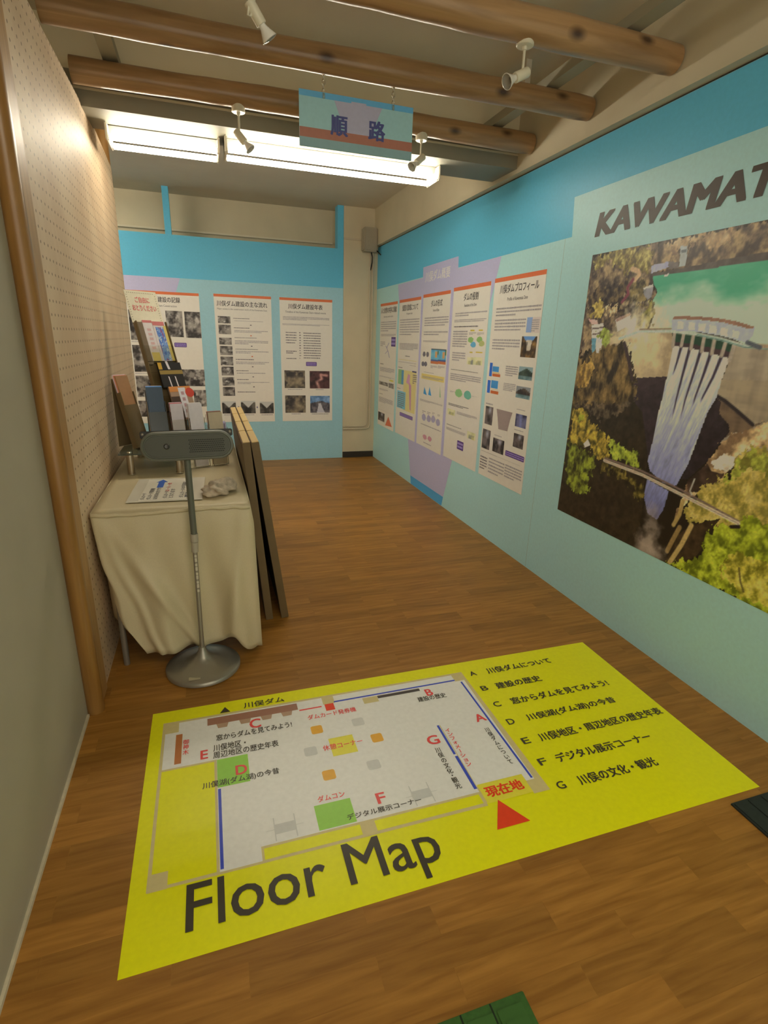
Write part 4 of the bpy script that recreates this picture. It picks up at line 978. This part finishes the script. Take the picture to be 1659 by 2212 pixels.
# ================================================================== TABLE AND CLOTH
TZ = .715
t = thing('folding_table', 'table hidden under the cream cloth, one grey leg showing', 'table', (-.16, 2.9, 0))
tm = mat('table_steel', (.30, .28, .24), .4, metal=.6)
B().box(-.295, .295, -.66, .66, .680, .706, .004).out('tabletop', mat('table_board', (.45, .36, .22), .5), t)
for x, y in ((-.262, -.64), (.25, -.62), (-.262, .62), (.25, .62)): B().tube([(x, y, 0), (x, y, .685)], .0125, 14).out('leg', tm, t, smooth=True, angle=50)
def cloth_skirt():
    b = bmesh.new(); x0, x1, y0, y1 = -.472, .136, 2.222, 3.60
    # perimeter path from back-left, along the wall side, front, corridor side
    path = []
    n1, n2, n3 = 14, 60, 24
    for k in range(n1): path.append((x0, y1+(y0-y1)*(k/n1), 'L', k/n1))
    for k in range(n2): path.append((x0+(x1-x0)*k/n2, y0, 'F', k/n2))
    for k in range(n3+1): path.append((x1, y0+(y1-y0)*k/n3, 'R', k/n3))
    rows = 26; ring = []
    for j in range(rows+1):
        tt = j/rows; r = []
        for (x, y, side, s) in path:
            if side == 'F':
                hem = .055+.02*math.sin(3*s+.5)+.10*max(0, 1-s/.10)**1.0 + .055*math.exp(-((s-.80)/.055)**2) - .02*math.exp(-((s-.95)/.05)**2)
            elif side == 'L': hem = .15+.06*math.sin(9*s)
            else: hem = .03+.10*s
            d = tt*(TZ-.004-hem); z = TZ+.0015-d
            px, py = x, y
            rnd = .010*min(1, tt*8)
            if side == 'F':
                f = (.030*math.sin(2*math.pi*(s*1.5+.12)+1.4*tt)+.016*math.sin(2*math.pi*(3.6*s)-2.6*tt))*tt**.8*min(1, 3*s)*(1 if s < .9 else (1-s)*10)
                py = y - rnd - .010*tt + f
                pull = .095*tt**1.5*(1-s)**1.4 + .012*tt*s
                px = x + pull + .010*math.sin(4*math.pi*tt)*tt*(1-s)
                # a gathered diagonal fold running down from the wall-side corner
                g = math.exp(-((s-(.04+.50*tt))/.045)**2)*tt*.034 + math.exp(-((s-(.03+.20*tt))/.03)**2)*tt*.024; py -= g
                g2 = math.exp(-((s-(.95-.16*tt))/.04)**2)*tt*.030; py -= g2
            elif side == 'R':
                px = x + rnd*1.0 + .012*tt*max(0, 1-4*s) + .004*math.sin(14*s)*tt; py = y - (.02*tt if s == 0 else 0)
                if s > .18: px = min(px, x+.008)
            else: px = x + .018*tt + .006*math.sin(20*s)*tt
            r.append(b.verts.new((px, py, z)))
        ring.append(r)
    for a, c in zip(ring, ring[1:]):
        for k in range(len(a)-1): b.faces.new((a[k], a[k+1], c[k+1], c[k]))
    # top sheet
    top = []
    for j in range(25):
        top.append([b.verts.new((x0+(x1-x0)*i/20, y0+(y1-y0)*j/24, TZ+.0015-.004*(1 if j == 0 else 0)+(.0025*math.sin(2*math.pi*j/4.5+i*.2) if 0 < j < 24 else 0))) for i in range(21)])
    for j in range(24):
        for i in range(20): b.faces.new((top[j][i], top[j][i+1], top[j+1][i+1], top[j+1][i]))
    # rolled front edge of the cloth
    for k in range(20):
        pass
    me = bpy.data.meshes.new('tablecloth'); b.to_mesh(me); b.free(); return me
clm = mat('cloth_cream', (.60, .52, .335), .48, noise=.03, scale=200, bump=.08, spec=.7)
o = link('tablecloth', cloth_skirt(), clm, smooth=True)
md = o.modifiers.new('thick', 'SOLIDIFY'); md.thickness = .0025; md.offset = -1
tag(o, 'cream tablecloth draped over the table to near the floor', 'tablecloth')
B().tube([(-.472+.0303*k, 2.214+.003*math.sin(k*1.9), TZ-.004-.0035*math.sin(k*.33)-(.004 if k % 3 else 0)) for k in range(21)], .0075, 10).out('folded_edge', clm, o, smooth=True)
# sheet and crumpled cloth on the table
t = thing('notice_sheet', 'laminated notice sheet with a blue arrow lying on the tablecloth', 'notice', (-.202, 2.52, TZ+.0050), (0, 0, R(-2)))
lam = mat('laminate', (.78, .75, .66), .2)
B().box(-.152, .152, -.19, .20, -.0006, .0006).out('laminate', lam, t)
flat('paper', rc(-.105, -.178, .085, .188), mat('notice_paper', (.80, .77, .68), .4), t, .0010)
nb = ink('notice_black', (84, 80, 76)); nr = ink('notice_red', (208, 96, 84))
flat('arrow', [(-.055, .03), (-.028, .03), (-.028, .125), (-.014, .125), (-.040, .175), (-.066, .125), (-.055, .125)], ink('notice_blue', (60, 96, 160)), t, .0014)
fr2 = bpy.data.objects.new('writing', None); COL.objects.link(fr2); fr2.parent = t; fr2.matrix_local = Matrix.Rotation(R(90), 4, 'Z')
for s, x0, x1, yy, m in (('ダムカード', -.16, -.06, .094, nb), ('ダムカード発券機', -.16, .02, .068, nb), ('は矢印の方です', -.16, .03, .042, nb), ('ダムカード', -.15, -.04, .004, nb), ('は一人一枚', -.04, .11, .004, nr), ('となります', -.15, .0, -.020, nb), ('ダムカードの写真は', -.15, .12, -.062, nb), ('職員まで', -.15, .03, -.086, nb)):
    lettering('lettering', s, (x0, yy-.010, x1, yy+.010), m, fr2, .0014, .02)
def crumple():
    b = bmesh.new(); bmesh.ops.create_icosphere(b, subdivisions=4, radius=1)
    for v in b.verts:
        p = v.co.copy(); n = math.sin(5*p.x+3*p.z)*math.cos(4*p.y+1.3)*.22+math.sin(9*p.y+6*p.z)*.12+math.sin(13*p.x-7*p.y)*.07
        r = 1+n; v.co = Vector((p.x*.058*r, p.y*.085*r, max(-.002, (p.z*.03*r+.020)+.012*math.sin(40*p.x*.06+1)*max(0, p.z))))
    me = bpy.data.meshes.new('hand_towel'); b.to_mesh(me); b.free(); return me
o = link('hand_towel', crumple(), mat('towel_beige', (.52, .44, .34), .9, noise=.25, scale=40, bump=.4), loc=(.018, 2.42, TZ+.006), rot=(0, 0, R(-35)), smooth=True)
tag(o, 'crumpled beige hand towel on the tablecloth near its front corner', 'towel')

# ================================================================== LEANING BOARDS
def board(xt, xb, lab, y0=2.492, y1=3.80, th=.037):
    t = thing('display_board', lab, 'board', (xb, y0, 0)); t['group'] = 'folded display boards leaning on the table'
    h = .93; ang = math.atan2(xb-xt, h); L = math.hypot(h, xb-xt); mx = Matrix.Rotation(-ang, 4, 'Y')
    bm_ = mat('board_brown', (.150, .100, .040), .55, noise=.1, scale=8)
    B().box(0, th, 0, y1-y0, .0, L-.004, .002, mx).out('panel', bm_, t)
    e = B(); n = 4; s = (y1-y0)/n
    for k in range(n): e.box(.004, th-.001, k*s+.006, (k+1)*s-.010, L-.004, L, .0015, mx)
    e.out('edge_strip', mat('board_edge', (.72, .52, .23), .5), t)
    e = B()
    for k in range(n): e.box(-.0015, .006, k*s+.03, (k+1)*s-.05, L-.03, L-.004, .0, mx)
    e.out('slot', mat('board_slot', (.12, .06, .03), .6), t)
    return t
board(.131, .206, 'brown display board leaning against the table, inner of the two')
board(.171, .286, 'brown display board leaning outside the other, nearest the walkway')

# ================================================================== SENSOR STAND
dg = mat('sensor_grey', (.115, .125, .098), .40); sl = mat('stand_silver', (.36, .34, .29), .34, metal=.6)
t = thing('sensor_stand', 'grey sensor on a slim stand with a round base before the table', 'stand', (-.100, 2.150, 0))
B().lathe([(0, 0), (.150, 0), (.156, .004), (.156, .016), (.150, .022), (.115, .027), (.075, .036), (.045, .050), (.026, .070), (.017, .090), (.014, .105), (0, .105)], 64).out('base', sl, t, smooth=True, angle=50)
flat('rating_plate', rc(-.058, -.128, -.012, -.104), mat('plate_beige', (.55, .50, .36), .4), t, .0268)
B().tube([(0, 0, .09), (.004, 0, .56)], .0095, 16).out('pole', sl, t, smooth=True, angle=50)
B().tube([(.004, 0, .55), (.006, 0, .592)], .0140, 20).tube([(.006, 0, .594), (.006, 0, .628)], .0155, 20).out('collar', mat('collar_grey', (.42, .38, .30), .4), t, smooth=True, angle=40)
B().tube([(.006, 0, .62), (.004, 0, .945)], .0125, 16).out('upper_pole', dg, t, smooth=True, angle=50)
b = B()
for k in range(9): b.box(-.0035+.004, .0055+.004, -.0135, -.0095, .372+.0195*k, .372+.0195*k+(.017 if k % 2 else .012), .001)
b.out('height_marks', mat('marks_pale', (.62, .58, .46), .5), t)
hd = bpy.data.objects.new('sensor_head', None)
mx = Matrix.Translation((.012, -.004, .991)) @ Matrix.Rotation(R(-1.0), 4, 'Y') @ Matrix.Rotation(R(-7), 4, 'X')
def stadium(w_, h, n=14): return [(w_/2-h/2+h/2*math.cos(R(-90+180*k/n)), h/2*math.sin(R(-90+180*k/n))) for k in range(n+1)] + [(-w_/2+h/2+h/2*math.cos(R(90+180*k/n)), h/2*math.sin(R(90+180*k/n))) for k in range(n+1)]
def loft(name, rings, m, parent, close=True):
    b = bmesh.new(); prev = None; rr = []
    for (w_, h, y) in rings: rr.append([b.verts.new(mx @ Vector((x, y, z))) for x, z in stadium(w_, h)])
    for p, q in zip(rr, rr[1:]):
        for k in range(len(p)): b.faces.new((p[k], p[(k+1) % len(p)], q[(k+1) % len(q)], q[k]))
    b.faces.new(rr[0]); b.faces.new(rr[-1][::-1]); bmesh.ops.recalc_face_normals(b, faces=b.faces[:])
    me = bpy.data.meshes.new(name); b.to_mesh(me); b.free(); o = link(name, me, m, parent, smooth=True); me.set_sharp_from_angle(angle=R(40)); return o
h0 = loft('sensor_head', [(.318, .092, .030), (.334, .108, .024), (.338, .112, .006), (.338, .112, -.012), (.330, .104, -.020), (.318, .092, -.021), (.312, .086, -.0165)], dg, t)
loft('face_plate', [(.308, .082, -.0150), (.304, .078, -.0190)], mat('sensor_face', (.075, .080, .062), .5), h0)
B().lathe([(.011, 0), (.011, .003), (.0085, .004), (.0075, .001), (0, .0005)], 24, mx @ Matrix.Translation((-.075, -.0188, .0)) @ Matrix.Rotation(R(90), 4, 'X')).out('lens', mat('sensor_lens', (.05, .048, .04), .15), h0, smooth=True, angle=40)
b = B()
for j in range(7):
    for k in range(19): b.box(.004+k*.0068+(j % 2)*.0034, .0085+k*.0068+(j % 2)*.0034, -.0196, -.0188, -.026+j*.0075, -.0228+j*.0075, 0, mx)
b.out('grille', mat('sensor_holes', (.012, .013, .011), .8), h0)
B().box(-.168, .168, .012, .018, .030, .058, .003, mx).out('bracket', mat('bracket_dark', (.04, .04, .038), .5), t)
b = B()
for s in (-1, 1): b.lathe([(0, .002), (.005, .001), (.006, -.001)], 12, mx @ Matrix.Translation((s*.158, .0115, .046)) @ Matrix.Rotation(R(90), 4, 'X'))
b.out('screw', sl, t, smooth=True)

# ================================================================== LEAFLET DISPLAY ON THE TABLE
acr = mat('clear_acrylic', (.93, .92, .86), .05, trans=1.0); acr.node_tree.nodes['Principled BSDF'].inputs['IOR'].default_value = 1.12
smoke = mat('smoked_acrylic', (.20, .145, .075), .2, alpha=.93)
chrome = mat('brushed_steel', (.48, .42, .32), .28, metal=.9)
t = thing('riser_shelf', 'low glass shelf on steel posts standing on the tablecloth', 'shelf', (-.255, 3.03, TZ+.005))
B().box(-.185, .145, -.23, .27, .104, .110, .001).out('glass_shelf', mat('shelf_glass', (.30, .34, .28), .06, trans=.75), t)
for x, y in ((-.137, -.19), (.089, -.19), (-.137, .23), (.089, .23)):
    q = B().lathe([(0, .003), (.0175, .003), (.0175, .104), (0, .104)], 24, Matrix.Translation((x, y, 0))).out('post', chrome, t, smooth=True, angle=40)
    B().lathe([(0, .0), (.0195, 0), (.0195, .004), (0, .004)], 24, Matrix.Translation((x, y, 0))).lathe([(0, .104), (.012, .110), (.010, .116), (0, .117)], 16, Matrix.Translation((x, y, 0))).out('post_cap', mat('steel_cap', (.7, .66, .55), .2, metal=.9), q, smooth=True, angle=40)
SZ = TZ+.116
# tall rack leaning back, turned towards the walkway
RZ = R(33); TL = R(-21)
rk = thing('leaflet_rack', 'tall leaning leaflet rack with three pockets against the pegboard', 'rack', (-.135, 3.02, SZ+.009), (TL, 0, RZ))
wd = .165
b = B()
for s in (-1, 1): b.box(s*wd/2-.004, s*wd/2+.004, -.002, .030, .0, .66, .002)
b.out('side_rail', smoke, rk)
B().box(-wd/2, wd/2, .026, .030, .0, .70).out('back_plate', smoke, rk)
B().box(-wd/2+.01, wd/2-.01, .0, .02, .0, .012).tube([(0, .03, .42), (0, .135, .06)], .005, 8).out('rear_strut', smoke, rk)
for z0 in (.17, .30, .44): B().box(-wd/2, wd/2, -.006, -.003, z0, z0+.085).box(-wd/2, wd/2, -.006, .028, z0, z0+.004).out('pocket', acr, rk)
sc_ = B().box(-wd/2-.012, wd/2-.004, .014, .017, .655, .825).out('sign_card', ink('card_cream', (232, 214, 168)), rk)
fr3 = bpy.data.objects.new('card_face', None); COL.objects.link(fr3); fr3.parent = sc_; fr3.matrix_local = Matrix(((1, 0, 0, -wd/2-.012), (0, 0, -1, .0136), (0, 1, 0, .655), (0, 0, 0, 1)))
cr_ = ink('card_red', (222, 110, 96))
lettering('lettering', 'ご自由に', (.045, .105, .125, .138), cr_, fr3, 0, .03); lettering('lettering', 'おとりください', (.022, .062, .152, .095), cr_, fr3, 0, .03)
b = B()
for k in range(15): b.poly([(x, y, .0002) for x, y in rc(.012+k*.010, .156, .016+k*.010, .160)])
for k in range(11): b.poly([(x, y, .0002) for x, y in rc(.005, .014+k*.013, .009, .018+k*.013)]); b.poly([(x, y, .0002) for x, y in rc(.160, .014+k*.013, .164, .018+k*.013)])
b.out('dotted_border', ink('card_dots', (150, 130, 96)), fr3, angle='flat')
def on_rack(name, lab, x0, x1, y, z0, z1, th, m, deco=None):
    q = thing(name, lab, 'leaflets', (-.135, 3.02, SZ+.009), (TL, 0, RZ), 'leaflets in the tall rack')
    B().box(x0, x1, y, y+th, z0, z1, .001).out('paper_stack', m, q)
    f = bpy.data.objects.new('front_cover', None); COL.objects.link(f); f.parent = q; f.matrix_local = Matrix(((1, 0, 0, x0), (0, 0, -1, y-.0005), (0, 1, 0, z0), (0, 0, 0, 1)))
    if deco: deco(f, x1-x0, z1-z0)
    return q
CP = lambda n, c: ink('leaf_'+n, c)
white_l = CP('white', (232, 212, 188))
def d1(f, w_, h):
    flat('cover_print', rc(.004, 0, w_-.004, h*.22), CP('yel', (226, 196, 100)), f, .0002); flat('cover_print', rc(0, h*.94, w_, h), CP('rose', (214, 120, 106)), f, .0002)
    for k in range(5): flat('cover_text', rc(w_*.3, h*(.3+.11*k), w_*.7, h*(.36+.11*k)), CP('pink', (222, 176, 156)), f, .0003)
def d2(f, w_, h):
    flat('cover_print', rc(0, h*.9, w_*.9, h), CP('rose', (214, 120, 106)), f, .0002); flat('cover_print', rc(w_*.78, 0, w_, h*.9), CP('yel', (226, 196, 100)), f, .0002)
    nx, ny = 20, 40; x, y = np.meshgrid(np.linspace(0, 1, nx), np.linspace(0, 1, ny)); n = fbm(x*4+y*3, y*9, 77); c = np.where((n > .5)[..., None], np.array((84, 118, 176)), np.array((128, 158, 190))); c[(n > .62)] = (200, 206, 200); c[fbm(x*5, y*5, 99) > .66] = (150, 90, 130)
    picture('cover_print', w_*.16, h*.02, w_*.76, h*.86, prn(c, PW), f, .0004, pmat)
on_rack('leaflet_stack', 'pink and white leaflets in the top of the tall rack', -wd/2+.034, -wd/2+.086, .004, .445, .665, .012, white_l, d1)
on_rack('leaflet_stack', 'yellow leaflets with a blue map in the top of the tall rack', -wd/2+.086, wd/2-.006, .003, .445, .660, .012, white_l, d2)
on_rack('leaflet_stack', 'olive leaflets at the left of the tall rack', -wd/2+.006, -wd/2+.034, .004, .43, .655, .018, CP('olive', (128, 106, 76)))
def d3(f, w_, h):
    flat('cover_print', rc(0, h*.52, w_, h*.68), CP('gold', (160, 128, 60)), f, .0002); flat('cover_print', rc(0, h*.72, w_*.16, h), CP('amber', (214, 160, 50)), f, .0003)
    for x in (.34, .62): flat('cover_print', [(w_*x, 0), (w_*(x+.05), 0), (w_*(x+.02), h*.42), (w_*(x-.03), h*.44)], white_l, f, .0003)
    flat('cover_print', [(w_*.40, h*.72), (w_*.50, h*.72), (w_*.44, h*1.05), (w_*.34, h*1.05)], white_l, f, .0004)
on_rack('leaflet_stack', 'black and gold leaflets in the middle pocket of the tall rack', -wd/2+.040, wd/2+.006, -.016, .300, .432, .012, CP('black', (44, 38, 32)), d3)
def d4(f, w_, h):
    flat('cover_print', rc(0, h*.84, w_, h), CP('orange', (222, 140, 66)), f, .0002); flat('cover_print', rc(w_*.40, h*.05, w_*.74, h*.96), CP('pale', (230, 214, 196)), f, .0003)
    flat('cover_print', rc(0, 0, w_*.40, h*.7), CP('umber', (84, 60, 44)), f, .0002); flat('cover_print', [(w_*.92+.026*math.cos(a*.35), h*.80+.026*math.sin(a*.35)) for a in range(18)], CP('scarlet', (208, 72, 50)), f, .0004)
    for k in range(4): flat('cover_text', rc(w_*.5, h*(.2+.18*k), w_*.64, h*(.3+.18*k)), CP('mauve', (196, 150, 140)), f, .0005)
on_rack('leaflet_stack', 'orange leaflets with a red disc in the lowest pocket of the tall rack', -wd/2+.062, wd/2+.020, -.022, .120, .300, .012, CP('tan', (176, 140, 104)), d4)
# small leaning holders in front
def holder(x, y, z, w_, h, tilt, rz, lab, m, leaf_lab, leaf_cols, leaf_h, back=True):
    t = thing('leaflet_holder', lab, 'leaflet holder', (x, y, z), (0, 0, R(rz)), 'small leaflet holders on the table')
    mx = Matrix.Rotation(R(-tilt), 4, 'X')
    B().box(-w_/2, w_/2, .026, .029, .004, h, 0, mx).box(-w_/2, w_/2, -.002, .029, .004, .008, 0, mx).out('back_plate', m, t)
    B().box(-w_/2, w_/2, -.002, .001, .004, h*.62, 0, mx).out('front_pocket', m, t)
    for s in (-1, 1): B().box(s*w_/2-.0015, s*w_/2+.0015, -.002, .029, .004, h*.8, 0, mx).out('side_panel', m, t)
    if back:
        d = h*math.sin(R(tilt)); B().box(-w_/2, w_/2, d+.028, d+.031, 0, h*math.cos(R(tilt))*.98).out('easel_leg', m, t)
    n = len(leaf_cols); q = thing('leaflet_stack', leaf_lab, 'leaflets', (x, y, z), (0, 0, R(rz)), 'leaflets in the small holders')
    for k, c in enumerate(leaf_cols):
        B().box(-w_/2+.004, w_/2-.004, .003+k*.022/n, .003+(k+1)*.022/n-.001, .010, leaf_h+.012*k/n, 0, mx).out('leaflet', CP('c%d_%d_%d' % c, c), q)
holder(-.335, 2.96, SZ, .085, .36, 15, 52, 'tall smoked leaflet holder at the left end of the glass shelf', smoke, 'brown leaflets with a red ring in the leftmost holder', [(170, 120, 72), (226, 150, 110), (232, 200, 190)], .37)
holder(-.245, 2.92, SZ, .085, .30, 13, 14, 'dark leaflet holder in the middle of the glass shelf', mat('dark_acrylic', (.055, .07, .08), .15, alpha=.95), 'bright blue leaflets with white sheets in the dark holder', [(70, 84, 92), (92, 156, 206), (92, 156, 206), (236, 216, 206)], .312)
holder(-.150, 2.94, SZ, .070, .23, 10, 20, 'clear leaflet holder right of the dark one on the glass shelf', acr, 'red and white leaflets in the clear holder on the glass shelf', [(216, 200, 184), (206, 90, 84), (226, 206, 190)], .225, False)
holder(-.052, 2.93, TZ+.004, .080, .33, 8, 24, 'clear leaflet holder standing on the cloth beside the glass shelf', acr, 'white leaflets in the clear holder beside the glass shelf', [(224, 210, 190), (222, 206, 184), (236, 222, 202)], .335, False)
holder(.043, 2.965, TZ+.004, .085, .28, 8, 24, 'clear leaflet holder nearest the leaning boards', acr, 'grey and beige leaflets in the holder nearest the boards', [(196, 176, 134), (190, 166, 124), (120, 100, 74), (206, 122, 100)], .285, False)
holder(.062, 3.25, TZ+.004, .085, .20, 10, 20, 'low clear leaflet holder at the back of the table', acr, 'pale lilac leaflets at the back of the table', [(200, 186, 190), (214, 200, 200)], .19, False)
holder(-.27, 3.32, TZ+.004, .12, .24, 8, 10, 'blue leaflet box behind the glass shelf against the pegboard', mat('box_blue', (.10, .30, .46), .4), 'blue leaflets in the box behind the glass shelf', [(92, 150, 196), (92, 150, 196)], .25, False)
bpy.context.view_layer.update()
